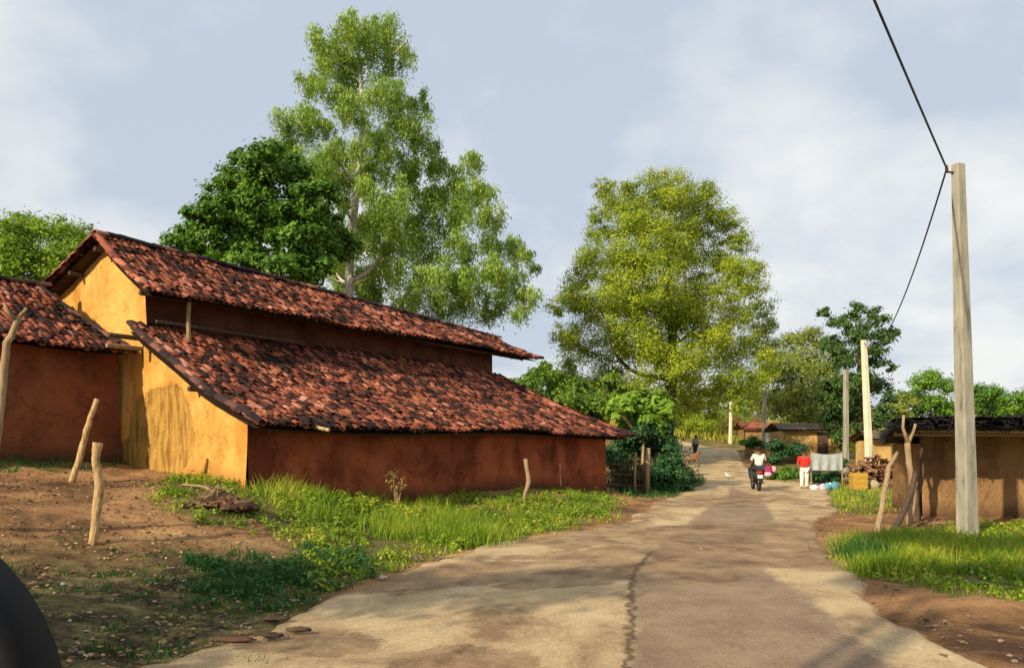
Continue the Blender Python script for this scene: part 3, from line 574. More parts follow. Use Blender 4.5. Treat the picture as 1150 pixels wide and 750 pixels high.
# ------------------------------------------------------------------ foliage engine
def leaves(centers, radii, n, size, aspect=2.2, hang=0.0, up=0.3, shell=0.5, sub=14, subr=0.28, seed=0, cx=None):
    """leaf blades gathered on twigs inside each clump; returns verts, faces"""
    rg = np.random.default_rng(seed); C = np.array([tuple(c) for c in centers], float); Rr = np.array([r if hasattr(r, '__len__') else (r, r, r) for r in radii], float)
    vol = Rr.prod(1)**(2/3); pr = vol/vol.sum(); which = rg.choice(len(C), n, p=pr)
    d = rg.normal(size=(len(C), sub, 3)); d /= np.linalg.norm(d, axis=-1, keepdims=True); rad = rg.uniform(shell, 1.0, (len(C), sub, 1))
    subc = C[:, None, :]+d*rad*Rr[:, None, :]
    k = rg.integers(0, sub, n); base = subc[which, k]
    sr = rg.uniform(0.6, 1.4, (len(C), sub))[which, k][:, None]
    off = rg.normal(size=(n, 3))*np.array([1, 1, 0.75])*subr*Rr[which]*sr
    if hang: off[:, 2] = -np.abs(rg.normal(size=n))*hang*Rr[which, 2]*subr*3+off[:, 2]*0.3; off[:, :2] *= 0.7
    p = base+off
    outw = (p-C[which])/Rr[which]; outw /= np.linalg.norm(outw, axis=1, keepdims=True)+1e-6
    o2 = off/(Rr[which]*subr); o2 /= np.linalg.norm(o2, axis=1, keepdims=True)+1e-6
    nrm = rg.normal(size=(n, 3))*0.6+outw*0.9+o2*0.7+np.array([0, 0, up*1.5]); nrm /= np.linalg.norm(nrm, axis=1, keepdims=True)
    ax = rg.normal(size=(n, 3)); 
    if hang: ax[:, 2] -= 2.2
    ax -= nrm*(ax*nrm).sum(1, keepdims=True); ax /= np.linalg.norm(ax, axis=1, keepdims=True)+1e-9
    sd = np.cross(nrm, ax); s = size*rg.uniform(0.6, 1.3, (n, 1))
    a = p-ax*s*0.5; b = p+sd*s*0.5/aspect; c = p+ax*s*0.5; e = p-sd*s*0.5/aspect
    v = np.stack([a, b, c, e], 1).reshape(-1, 3); return v
def crown_mesh(name, V_): return np_mesh(name, V_, np.arange(len(V_), dtype=np.int32).reshape(-1, 4))
def limb(mb, a, b, r0, r1, bend=0.12, n=6, seg=5):
    a = Vector(a); b = Vector(b); Ln = (b-a).length; o = Vector((random.uniform(-1, 1), random.uniform(-1, 1), random.uniform(-.3, .3)))*Ln*bend
    pts_ = []; 
    for i in range(seg+1):
        k = i/seg; q = a.lerp(b, k)+o*math.sin(math.pi*k)-Vector((0, 0, Ln*0.10*math.sin(math.pi*k))); pts_.append(q)
    mb.tube(pts_, [lerp(r0, r1, i/seg) for i in range(seg+1)], n)
    return pts_
def tree(name, label, cat, trunk, tr, clumps, depth_spread, n, size, leafm, barkm, group=None, seed=1, limbr=0.35, twigs=5, **kw):
    """trunk: list of world points (with radii tr); clumps: (world centre, radius)"""
    random.seed(seed*13+1); rg = random.Random(seed)
    base = trunk[0]; t = thing(name, label, cat, base, group)
    mb = MB(); tp = [Vector(p) for p in trunk]; mb.tube([tp[0]-Vector((0, 0, 0.3))]+tp, [tr[0]*1.3]+list(tr), 9)
    cs = []; rs = []
    nodes = []
    for i in range(len(tp)-1):
        for k in range(4): nodes.append((tp[i].lerp(tp[i+1], k/4), lerp(tr[i], tr[i+1], k/4)))
    nodes.append((tp[-1], tr[-1])); lowz = min(c[0][2]-c[1][2] if hasattr(c[1], '__len__') else c[0][2] for c in clumps); nodes = [q for q in nodes if q[0].z > lowz-1.2] or nodes
    def axd(c): return min((c-q).length for q in tp)
    for c, r in sorted(clumps, key=lambda q: axd(Vector(q[0]))):
        c = Vector(c); rr = r if hasattr(r, '__len__') else (r, r, r*0.85)
        cs.append(c); rs.append(rr)
        # limb from the nearest lower trunk point
        best, br = min(nodes, key=lambda q: (q[0]-c).length+max(0, q[0].z-(c.z-0.55*(Vector((q[0].x-c.x, q[0].y-c.y))).length))*1.5); r0 = min(br*0.62, 0.035*(best-c).length+0.03)
        lp = limb(mb, best, c, r0, r0*0.45, n=6); nodes += [(q, lerp(r0, r0*0.45, k/5)) for k, q in enumerate(lp) if k > 1]
        for _ in range(twigs):
            dv = Vector((rg.gauss(0, 1), rg.gauss(0, 1), rg.gauss(0.2, 0.8))).normalized(); e = c+Vector((dv.x*rr[0], dv.y*rr[1], dv.z*rr[2]))*0.85
            limb(mb, lp[rg.randint(2, 5)], e, r0*0.35, 0.015, n=4, seg=3)
    mb.build('trunk', barkm, t, True)
    link('crown', crown_mesh('crown', leaves(cs, rs, n, size, seed=seed, **kw)), leafm, t)
    return t
def clumps_px(lst, d, spread, seed=0, extra=0):
    """clump outline list (px, py, radius px) at distance d; spread in depth over the crown's real thickness"""
    rg = random.Random(seed); out = []
    for px, py, rp in lst:
        dd = d+rg.uniform(-spread, spread); r = rp/FPX*d; out.append((P(px, py, dd), (r, r*1.1, r*0.85)))
    return out

LM_euc = leafmat('eucalyptus_leaves', (0.09, 0.17, 0.035), (0.29, 0.44, 0.065), (0.6, 0.7, 0.17), tr=0.42)
LM_mango = leafmat('dark_broad_leaves', (0.035, 0.085, 0.01), (0.09, 0.21, 0.018), (0.24, 0.42, 0.035), tr=0.35)
LM_babul = leafmat('yellow_green_feathery_leaves', (0.07, 0.14, 0.012), (0.29, 0.39, 0.025), (0.68, 0.68, 0.05), tr=0.42, scale=0.35)
LM_lime = leafmat('fresh_green_leaves', (0.05, 0.13, 0.015), (0.14, 0.3, 0.025), (0.3, 0.44, 0.04), tr=0.4)
LM_olive = leafmat('olive_leaves', (0.08, 0.12, 0.02), (0.23, 0.29, 0.045), (0.42, 0.45, 0.08), tr=0.4)
LM_deep = leafmat('deep_green_leaves', (0.014, 0.05, 0.02), (0.03, 0.1, 0.028), (0.07, 0.18, 0.04), tr=0.2)

# eucalyptus behind the house
d = 40
tr_ = [G(388, d), P(390, 400, d), P(393, 290, d), P(398, 235, d), P(404, 180, d), P(408, 130, d), P(404, 85, d), P(402, 45, d)]
cl_ = [(395, 28, 26), (425, 35, 28), (365, 55, 28), (445, 60, 24), (400, 70, 32), (350, 90, 20), (438, 100, 30), (470, 110, 18), (385, 110, 22), (460, 140, 26), (420, 150, 22), (482, 160, 18), (365, 140, 16),
       (330, 135, 26), (320, 165, 24), (350, 180, 26), (380, 200, 24), (345, 215, 26),
       (420, 190, 26), (455, 185, 28), (490, 185, 18), (440, 225, 32), (480, 220, 26), (515, 195, 20), (530, 180, 16), (535, 210, 22), (505, 240, 28), (545, 240, 22), (400, 270, 22), (380, 290, 22), (375, 255, 16), (410, 250, 22),
       (440, 270, 32), (475, 275, 30), (515, 275, 26), (550, 270, 18), (425, 305, 28), (465, 310, 30), (500, 310, 26), (540, 300, 22), (575, 275, 18), (590, 285, 12), (575, 305, 18), (595, 330, 14), (560, 330, 20), (525, 335, 22), (585, 350, 12), (490, 340, 24), (545, 350, 14), (385, 325, 22), (350, 260, 16), (460, 250, 24), (495, 215, 20), (430, 250, 24), (520, 225, 18), (560, 300, 18), (585, 325, 14), (600, 300, 9), (415, 330, 24), (455, 345, 22), (520, 310, 20), (372, 165, 18), (388, 178, 16), (362, 205, 20), (385, 225, 14), (405, 165, 14), (375, 300, 18), (402, 310, 18), (395, 120, 18), (350, 130, 18), (430, 170, 20), (412, 205, 16), (375, 275, 18)]
tree('eucalyptus_tree', 'tallest tree, pale trunked eucalyptus with drooping loose foliage behind the tiled house', 'tree', tr_, [0.26, 0.24, 0.21, 0.19, 0.15, 0.12, 0.08, 0.04],
     clumps_px(cl_, d, 2.6, 3), 0, 165000, 0.2, LM_euc, M_barkw, seed=3, aspect=3.4, hang=0.8, up=0.15, shell=0.3, sub=17, subr=0.23, twigs=2)
# dark broadleaf
d = 33
cl_ = [(300, 185, 28), (275, 200, 26), (330, 190, 24), (255, 225, 26), (290, 225, 32), (325, 225, 30), (355, 220, 24), (230, 240, 22), (215, 262, 22), (250, 262, 30), (290, 265, 32), (330, 262, 32), (362, 255, 26), (200, 275, 16), (232, 285, 22), (275, 295, 26), (320, 300, 28), (360, 295, 26), (300, 170, 16), (268, 178, 12), (385, 275, 20), (205, 300, 20), (240, 320, 24)]
tree('mango_tree', 'dense dark green broadleaf tree left of the pale eucalyptus trunk, behind the roof', 'tree', [G(300, d), P(302, 400, d), P(300, 340, d), P(298, 305, d)], [0.36, 0.32, 0.25, 0.16],
     clumps_px(cl_, d, 2.4, 5), 0, 60000, 0.2, LM_mango, M_bark, seed=5, aspect=1.6, up=0.6, shell=0.5, sub=20, subr=0.18)
# far left feathery
d = 34
cl_ = [(-40, 270, 34), (0, 262, 26), (30, 258, 24), (60, 262, 22), (90, 268, 20), (115, 272, 14), (10, 285, 30), (50, 285, 28), (85, 290, 24), (-20, 300, 36), (30, 310, 30), (75, 312, 24), (-70, 300, 40), (110, 295, 16)]
tree('acacia_tree', 'light green feathery tree behind the left hut roof, at the left frame edge', 'tree', [G(20, d), P(20, 400, d), P(22, 330, d), P(25, 290, d)], [0.3, 0.26, 0.2, 0.1],
     clumps_px(cl_, d, 2.0, 7), 0, 30000, 0.2, leafmat('bright_feathery_leaves', (0.07, 0.15, 0.015), (0.2, 0.34, 0.02), (0.42, 0.52, 0.04), tr=0.42), M_bark, seed=7, aspect=2.6, up=0.4, shell=0.4, sub=16, subr=0.26)
# big yellow-green babul
d = 50
cl_ = [(715, 215, 26), (745, 212, 26), (690, 225, 22), (775, 220, 24), (800, 232, 22), (820, 245, 16), (705, 245, 30), (745, 245, 34), (785, 250, 30), (815, 262, 22), (675, 240, 14),
       (690, 280, 26), (725, 285, 34), (765, 285, 32), (800, 290, 24), (830, 300, 16), (665, 300, 24), (650, 315, 20), (640, 335, 16), (625, 345, 14), (695, 315, 34), (740, 320, 36), (785, 320, 34), (820, 325, 24), (845, 320, 18),
       (660, 350, 30), (700, 355, 36), (745, 360, 36), (790, 360, 36), (830, 355, 28), (855, 345, 18), (866, 365, 12), (650, 385, 26), (690, 395, 34), (735, 400, 34), (780, 400, 34), (820, 395, 32), (850, 390, 22),
       (640, 415, 22), (680, 430, 30), (850, 420, 22), (860, 400, 14), (825, 430, 24), (720, 435, 28), (765, 435, 24), (790, 445, 18), (845, 445, 14), (812, 440, 20), (775, 455, 20), (745, 455, 22), (700, 455, 20), (830, 455, 14), (800, 462, 12), (760, 468, 14), (868, 385, 10), (660, 440, 22), (635, 375, 16), (730, 470, 16), (720, 250, 28), (760, 270, 30), (710, 290, 30), (740, 340, 34), (770, 350, 34), (700, 340, 30), (720, 380, 32), (800, 380, 28), (760, 410, 30), (650, 335, 20), (850, 375, 18), (760, 210, 20), (832, 275, 18), (822, 300, 22), (845, 300, 14), (672, 262, 18), (660, 285, 18), (795, 215, 16), (680, 210, 14)]
tree('babul_tree', 'largest round yellow-green feathery tree, standing alone left of the road bend', 'tree', [G(748, d), P(752, 450, d), P(755, 400, d), P(755, 350, d), P(750, 300, d), P(750, 250, d)], [0.42, 0.38, 0.32, 0.24, 0.16, 0.08],
     clumps_px(cl_, d, 4.2, 11), 0, 230000, 0.165, LM_babul, M_bark, seed=11, aspect=2.6, up=0.5, shell=0.4, sub=24, subr=0.21, twigs=5)
# green bush behind the end of the house
d = 36
cl_ = [(600, 424, 12), (618, 428, 16), (640, 436, 18), (668, 448, 18), (635, 455, 22), (694, 440, 12), (590, 440, 18), (665, 465, 20), (612, 412, 8), (683, 425, 9)]
tree('bushy_tree', 'mid green bushy tree behind the right end of the lower tiled roof', 'tree', [G(650, d), P(650, 480, d), P(650, 445, d)], [0.2, 0.15, 0.08], clumps_px(cl_, d, 1.8, 13), 0, 24000, 0.17, leafmat('mid_green_leaves', (0.035, 0.085, 0.012), (0.13, 0.24, 0.02), (0.32, 0.42, 0.03), tr=0.35), M_bark, seed=13, aspect=1.8, up=0.4)
# bright lime shrub over the gate
d = 30
cl_ = [(700, 455, 14), (718, 448, 14), (738, 452, 14), (752, 460, 10), (725, 468, 16), (705, 470, 12), (745, 475, 12), (690, 462, 8)]
tree('leafy_sapling', 'bright lime-green sapling over the gate at the end of the house', 'small tree', [G(722, d), P(722, 510, d), P(724, 470, d)], [0.07, 0.06, 0.04], clumps_px(cl_, d, 0.8, 17), 0, 3000, 0.27, leafmat('lime_leaves', (0.12, 0.24, 0.02), (0.25, 0.42, 0.04), (0.38, 0.52, 0.06), tr=0.45), M_wood, seed=17, aspect=1.4, up=0.8, twigs=3)
# dark shrubs and creepers by the gate
d = 30.5
cl_ = [(700, 495, 16), (722, 500, 18), (745, 498, 16), (755, 520, 18), (735, 530, 18), (765, 540, 14), (752, 545, 14), (765, 530, 9), (690, 515, 16), (705, 535, 18), (740, 480, 14), (728, 548, 12), (715, 485, 14), (772, 549, 6)]
tree('dark_shrub', 'deep green creeper-covered shrub on the bank behind the wooden gate', 'shrub', [G(740, d), P(740, 530, d), P(740, 505, d)], [0.08, 0.06, 0.04], clumps_px(cl_, d, 0.9, 19), 0, 16000, 0.14, LM_deep, M_bark, seed=19, aspect=1.6, up=0.4)
# trees right of the big one
d = 72
cl_ = [(890, 385, 18), (910, 380, 16), (930, 395, 18), (880, 405, 20), (905, 405, 24), (925, 420, 22), (885, 430, 22), (905, 440, 24), (930, 445, 20), (880, 455, 18), (900, 465, 20), (925, 468, 18), (862, 420, 16), (865, 450, 14)]
tree('olive_tree', 'dull olive tree between the big yellow-green tree and the dark tree', 'tree', [G(900, d), P(900, 470, d), P(900, 420, d)], [0.3, 0.25, 0.15], clumps_px(cl_, d, 3, 23), 0, 20000, 0.3, LM_olive, M_bark, seed=23, up=0.3)
d = 55
cl_ = [(965, 350, 12), (985, 355, 14), (940, 360, 13), (925, 350, 8), (960, 372, 20), (990, 378, 14), (1004, 372, 7), (935, 385, 14), (955, 400, 22), (985, 400, 16), (960, 425, 22), (940, 440, 20), (985, 430, 18), (1000, 445, 10), (955, 460, 22), (978, 470, 20), (935, 470, 18), (995, 465, 10), (1000, 410, 8), (950, 490, 16), (930, 445, 12)]
tree('dark_tree', 'dark green ragged tree right of the olive tree, behind the two thin poles', 'tree', [G(966, d), P(966, 500, d), P(965, 450, d), P(966, 400, d), P(965, 365, d)], [0.34, 0.3, 0.24, 0.16, 0.08], clumps_px(cl_, d, 2.2, 29), 0, 20000, 0.26, mat('dark_tree_leaves', [(0, (0.025, 0.055, 0.015)), (0.5, (0.06, 0.125, 0.025)), (1, (0.16, 0.25, 0.05))], island=0.6, transl=0.25, bump=0, rough=0.5), M_bark, seed=29, shell=0.4, subr=0.22, up=0.3)
FG = 'trees on the skyline beyond the dark hut'
for (cx_, lst, d, lab, sd_, lm) in (
    (1045, [(1035, 430, 12), (1050, 425, 14), (1065, 435, 12), (1025, 445, 14), (1045, 448, 16), (1068, 455, 14), (1030, 465, 12), (1055, 470, 14)], 85, 'round bright green tree on the skyline left of the nearest concrete pole', 31, LM_lime),
    (1108, [(1100, 440, 12), (1115, 442, 12), (1095, 455, 12), (1110, 460, 16), (1125, 455, 9)], 95, 'small dark green round tree on the skyline just right of the nearest concrete pole', 37, LM_mango),
    (1142, [(1135, 455, 12), (1150, 448, 13), (1165, 445, 16), (1145, 465, 12), (1175, 460, 16)], 90, 'light green tree on the skyline at the right frame edge', 41, LM_lime),
    (1015, [(1008, 455, 10), (1020, 450, 10), (1010, 470, 12), (1022, 475, 10)], 80, 'low green tree on the skyline just right of the dark ragged tree', 43, LM_olive)):
    tree('round_tree', lab, 'tree', [G(cx_, d), P(cx_, 485, d), P(cx_, 455, d)], [0.25, 0.2, 0.12], clumps_px(lst, d, 2.5, sd_), 0, 7000, 0.35, lm, M_bark, group=FG, seed=sd_, up=0.4, twigs=2)
# far wood behind everything, one mass
cs = []; rs = []; rg = random.Random(5)
for i in range(190):
    x = rg.uniform(-110, 150); y = rg.uniform(112, 150); z0 = gz(x, y); h = rg.uniform(3, 6.5)+(4.5 if 14 < x/y*100 < 34 else 0)
    cs.append((x, y, z0+h*0.5)); rs.append((rg.uniform(4, 6), 4, h*0.55))
tag(link('far_wood', crown_mesh('far_wood', leaves(cs, rs, 60000, 0.8, seed=55, sub=10, subr=0.3, shell=0.3)), LM_olive), 'low hazy green line of far trees closing the view beyond the village', 'wood', kind='stuff')
# off-frame trees beside the road on the left: they throw the dappled shade over the verge and road
for (x, y, h, rr_, sd_, lab) in ((-9.6, 0.2, 6.5, 2.1, 61, 'roadside tree outside the left frame edge that shades the verge'), (-6.0, -4.2, 12.0, 1.4, 67, 'roadside tree behind the viewpoint that shades the near road')):
    z0 = gz(x, y); rg = random.Random(sd_); cl3 = [(Vector((x+rg.uniform(-1, 1)*rr_, y+rg.uniform(-1, 1)*rr_, z0+h-rr_+rg.uniform(-0.8, 1)*rr_*0.8)), rr_*0.42) for _ in range(10)]
    tree('roadside_tree', lab, 'tree', [Vector((x, y, z0)), Vector((x+.1, y, z0+h*0.4)), Vector((x, y, z0+h*0.7))], [0.1, 0.08, 0.05], cl3, 0, 13000, 0.2, LM_lime, M_bark, seed=sd_)

# shrubs/undergrowth on the far bank
FB = 'bushes along the far bend of the road'
for (lst, d, lab, sd_, lm, sz) in (
    ([(765, 480, 12), (775, 475, 13), (790, 472, 14), (782, 488, 11), (800, 480, 12), (805, 468, 10), (772, 462, 10)], 88, 'yellow-green tall weeds left of the farthest pole on the bank', 71, LM_babul, 0.28),
    ([(812, 478, 11), (806, 488, 9), (833, 480, 12), (845, 486, 10), (828, 490, 9), (848, 472, 9), (822, 468, 9)], 92, 'brownish dry bush around the farthest pole on the bank', 73, mat('dry_brown_leaves', [(0, (0.12, 0.07, 0.03)), (.5, (0.26, 0.16, 0.07)), (1, (0.35, 0.27, 0.09))], island=.6, bump=0, transl=.3), 0.24),
    ([(838, 497, 6), (848, 495, 7), (858, 500, 6), (845, 505, 5)], 62, 'small green bush at the foot of the leaning thin pole', 79, LM_mango, 0.2),
    ([(742+i_*13, 484+4*math.sin(i_*2), 13) for i_ in range(9)]+[(750+i_*17, 470+3*math.sin(i_*3), 11) for i_ in range(6)], 100, 'dark thicket closing the far end of the road under the big tree', 75, LM_mango, 0.45),
    ([(872, 500, 9), (882, 508, 10), (895, 505, 9), (870, 515, 8)], 50, 'dark bush in front of the far yellow hut', 83, LM_deep, 0.2),
    ([(865, 530, 8), (880, 532, 9), (892, 533, 8), (872, 537, 7)], 38, 'low green hedge between the motorcycle and the person in red', 89, LM_mango, 0.15),
    ([(915, 535, 7), (928, 537, 8), (938, 536, 7), (945, 520, 6)], 35.5, 'dark green bush behind the heap beside the person in red', 97, LM_deep, 0.15)):
    tree('bush', lab, 'bush', [G(lst[0][0], d), P(lst[0][0], lst[0][1], d)], [0.06, 0.04], clumps_px(lst, d, 0.8, sd_), 0, 3500, sz, lm, M_bark, group=FB, seed=sd_, twigs=2)

# ------------------------------------------------------------------ grass and weeds
def grass_mesh(npts, region, hfun, wid, seed):
    rg = np.random.default_rng(seed); x0, x1, y0, y1 = region
    X = rg.uniform(x0, x1, npts); Y = rg.uniform(y0, y1, npts)
    return X, Y
def sample_bed(keys, xr, yr, dens, seed, thin=None):
    rg = np.random.default_rng(seed); n = int((xr[1]-xr[0])*(yr[1]-yr[0])*dens)
    X = rg.uniform(*xr, n); Y = rg.uniform(*yr, n); Z = gza(X, Y); px, py = topix(X, Y, Z)
    n1_ = np.array([nz(x, y, 0, 0.9) for x, y in zip(X, Y)]); n2_ = np.array([nz(x, y, 5, 2.6) for x, y in zip(X, Y)]); n3_ = np.array([nz(x, y, 9, 0.35) for x, y in zip(X, Y)])
    k = np.zeros(n, bool)
    for q in keys:
        pl, a, b = BEDS[q]; k |= poly_in(pl, px+n1_*22*12/Y+n2_*14*12/Y+rg.normal(0, 13, n), py+n1_*8*12/Y+n2_*6*12/Y+rg.normal(0, 4, n)) & (Y > a) & (Y < b)
    l, r = redge(Y); k &= ~((X > l+0.05+n2_*0.3) & (X < r-0.05+n2_*0.3))
    for bald in (([(405, 600), (440, 592), (480, 602), (470, 618), (420, 622)]), ([(300, 618), (345, 612), (350, 626), (300, 632)])):
        k &= ~poly_in(bald, px+n2_*10, py+n2_*5)
    k &= (n2_*0.9+n1_*0.7+rg.uniform(-.45, .45, n)) > -0.06
    return X[k], Y[k], Z[k], n1_[k], n2_[k], n3_[k], px[k], py[k]
def blades(X, Y, Z, h, wd, seed, lean=0.45):
    rg = np.random.default_rng(seed); n = len(X); a = rg.uniform(0, 2*math.pi, n); la = rg.uniform(0, 2*math.pi, n); lm = rg.uniform(0.1, 1, n)*lean*h
    b = np.stack([X, Y, Z-0.02], 1); s = np.stack([np.cos(a), np.sin(a), np.zeros(n)], 1)*wd[:, None]/2
    ln = np.stack([np.cos(la)*lm, np.sin(la)*lm, np.zeros(n)], 1); upv = np.stack([np.zeros(n), np.zeros(n), h], 1)
    m = b+upv*0.55+ln*0.35; t = b+upv+ln
    v = np.stack([b-s, b+s, m+s*0.75, m-s*0.75, t+s*0.08, t-s*0.08], 1).reshape(-1, 3); i = np.arange(n)[:, None]*6
    f = np.stack([i+np.array([0, 1, 2, 3]), i+np.array([3, 2, 4, 5])], 1).reshape(-1, 4); return v, f
M_grass = leafmat('grass_blades', (0.03, 0.11, 0.012), (0.22, 0.34, 0.015), (0.68, 0.58, 0.08), island=0.45, tr=0.35, scale=1.1)
M_grassd = leafmat('deep_grass_blades', (0.015, 0.06, 0.015), (0.03, 0.11, 0.02), (0.08, 0.18, 0.03), island=0.5, tr=0.3, scale=0.8)
def add_grass(name, lab, keys, xr, yr, dens, hmul, wd, m, seed):
    X, Y, Z, a, b, c, px, py = sample_bed(keys, xr, yr, dens, seed); rg = np.random.default_rng(seed+1)
    h = (0.04+0.13*np.clip(a*0.9+0.8*b+0.25, 0, 1))*rg.uniform(0.35, 1.4, len(X))*hmul
    v, f = blades(X, Y, Z, h, np.full(len(X), wd)*rg.uniform(.6, 1.3, len(X)), seed)
    return tag(link(name, np_mesh(name, v, f), m), lab, 'grass', kind='stuff')
add_grass('grass', 'green and yellow grass along the front wall of the tiled house', ['main', 'corner'], (-7, 4.5), (9, 26), 750, 1.0, 0.014, M_grass, 101)
add_grass('grass', 'tall dark green grass tongue beside the road in the left foreground', ['tongue'], (-4.5, -1), (7, 12), 2600, 1.25, 0.010, M_grassd, 103)
add_grass('grass', 'thin grass at the foot of the left brown hut wall', ['hutfoot'], (-14, -6), (12, 19), 260, 1.3, 0.018, M_grassd, 105)
add_grass('grass', 'lush grass around the foot of the nearest concrete pole', ['right'], (3.8, 14), (7, 17.5), 850, 1.0, 0.012, M_grass, 107)
add_grass('grass', 'patch of grass by the yellow box at the far right roadside', ['rightfar'], (7, 17), (18, 37), 180, 1.2, 0.03, M_grass, 109)
add_grass('grass', 'deep green grass on the bank below the gate shrubs', ['bank'], (3.5, 10), (24, 37), 260, 1.6, 0.03, M_grassd, 111)
rgb = np.random.default_rng(400); nB = 26000; XB = rgb.uniform(8, 40, nB); YB = rgb.uniform(80, 116, nB); lB, rB = redge(YB); kB = ((XB < lB-.3) | (XB > rB+.3)) & (YB > 86-0.0*XB); XB = XB[kB]; YB = YB[kB]
vB, fB = blades(XB, YB, gza(XB, YB), rgb.uniform(.3, 1.1, len(XB)), np.full(len(XB), .13), 401, .5)
tag(link('tall_grass', np_mesh('tall_grass', vB, fB), mat('straw_green_blades', [(0, (.16, .22, .02)), (.5, (.38, .38, .05)), (1, (.55, .36, .13))], scale=.12, island=.45, bump=0, transl=.35)), 'tall yellow-green grass covering the far bank at the road bend', 'grass', kind='stuff')
# tussocks: denser, taller tufts inside the beds
def tufts(name, lab, spots, m, seed, n=160, hh=0.28, rad=0.16):
    rg = np.random.default_rng(seed); Xs = []; Ys = []; Hs = []
    for px, d, s in spots:
        x = (px-575)/FPX*d; k = int(n*s); Xs.append(x+rg.normal(0, rad*s, k)); Ys.append(d+rg.normal(0, rad*s*1.3, k)); Hs.append(rg.uniform(0.4, 1.2, k)*hh*s)
    X = np.concatenate(Xs); Y = np.concatenate(Ys); h = np.concatenate(Hs); v, f = blades(X, Y, gza(X, Y), h, np.full(len(X), 0.014), seed, 0.8)
    return tag(link(name, np_mesh(name, v, f), m), lab, 'grass', kind='stuff')
rg = random.Random(9)
tufts('tall_grass', 'taller leafy grass tussocks heaped in front of the red wall', [(rg.uniform(300, 560), rg.uniform(13.5, 19), rg.uniform(.7, 1.5)) for _ in range(60)], M_grass, 121)
tufts('weeds', 'sparse weeds scattered over the dirt yard at lower left', [(rg.uniform(-60, 330), rg.uniform(6, 10.5), rg.uniform(.25, .55)) for _ in range(120)], M_grassd, 123, n=70, hh=0.16)
tufts('tall_grass', 'tussocks of rough grass right of the road edge', [(rg.uniform(960, 1200), rg.uniform(10.3, 14), rg.uniform(.6, 1.2)) for _ in range(60)], M_grass, 125)
tufts('tall_grass', 'dark grass tussock overhanging the right road edge', [(rg.uniform(958, 1000), rg.uniform(11.2, 12.6), rg.uniform(.7, 1.2)) for _ in range(12)], M_grassd, 127)
# broadleaf weeds by the wall foot
ws = []; wr = []
for _ in range(60):
    px = rg.uniform(330, 520); d = rg.uniform(14.5, 17); p = G(px, d); ws.append(p+Vector((0, 0, 0.12))); wr.append(rg.uniform(.1, .24))
tag(link('ground_cover', crown_mesh('ground_cover', leaves(ws, wr, 9000, 0.06, seed=77, aspect=1.5, up=0.8, shell=0.1, sub=6)), M_grass), 'broad-leaved weeds mixed into the grass before the red wall', 'weeds', kind='stuff')
for keys, xr, yr, dn, lab, sd_, mt in ((['main', 'corner'], (-7, 4.5), (9, 26), 55, 'low leafy weeds growing through the grass before the house', 201, M_grass), (['right'], (3.8, 14), (7, 17.5), 55, 'low leafy weeds in the grass round the nearest pole', 203, M_grass), (['tongue'], (-4.5, -1), (7, 12), 60, 'low dark leafy weeds at the roadside in the left foreground', 205, M_grassd)):
    X, Y, Z, a, b, c, px, py = sample_bed(keys, xr, yr, dn, sd_); qs = [(x, y, z+.05+.07*max(0, q)) for x, y, z, q in zip(X, Y, Z, a)]
    rr2 = list(np.random.default_rng(sd_).uniform(.05, .16, len(qs)))
    tag(link('ground_cover', crown_mesh('ground_cover', leaves(qs, rr2, len(qs)*22, 0.055, seed=sd_, aspect=1.5, up=0.9, shell=0.1, sub=6)), mt), lab, 'weeds', kind='stuff')
rgl = np.random.default_rng(300); nL = 9000
dL = rgl.uniform(5.2, 16, nL)**1.0; pL = rgl.uniform(-200, 400, nL); xL = (pL-575)/FPX*dL; lz, rz = redge(dL); kk = xL < lz+rgl.normal(0, .25, nL)-.1; xL = xL[kk]; dL = dL[kk]; zL = gza(xL, dL)
LV = leaves(np.stack([xL, dL, zL+.025], 1), [(.02, .02, .01)]*len(xL), len(xL), 0.05, seed=301, aspect=1.6, up=2.5, shell=.1, sub=1)
tag(link('leaf_litter', crown_mesh('leaf_litter', LV), mat('dry_leaves', [(0, (.05, .03, .02)), (.4, (.14, .08, .04)), (.7, (.3, .19, .09)), (1, (.5, .4, .24))], island=.9, bump=0)), 'dry fallen leaves and straw strewn over the dirt yard', 'leaves', kind='stuff')
# reddish sapling
def sapling(name, lab, px, d, h, lm, n, seed, lean=0.0, sz=0.07):
    b = G(px, d); t = thing(name, lab, 'plant', b); mb = MB(); rg = random.Random(seed); tops = []
    for k in range(5):
        e = b+Vector((rg.uniform(-.25, .25)*h+lean, rg.uniform(-.25, .25)*h, h*rg.uniform(.6, 1))); limb(mb, b, e, 0.018, 0.006, n=5); tops.append(e)
    mb.build('stem', M_wood, t); link('leaves', crown_mesh('leaves', leaves(tops, [0.16*h]*len(tops), n, sz, seed=seed, shell=.1, sub=6, up=.3)), lm, t); return t
sapling('sapling', 'small reddish-brown sapling before the red wall', 447, 16.6, 0.85, mat('rusty_leaves', [(0, (0.2, 0.1, 0.03)), (1, (0.36, 0.26, 0.08))], island=.6, bump=0, transl=.3), 300, 131)

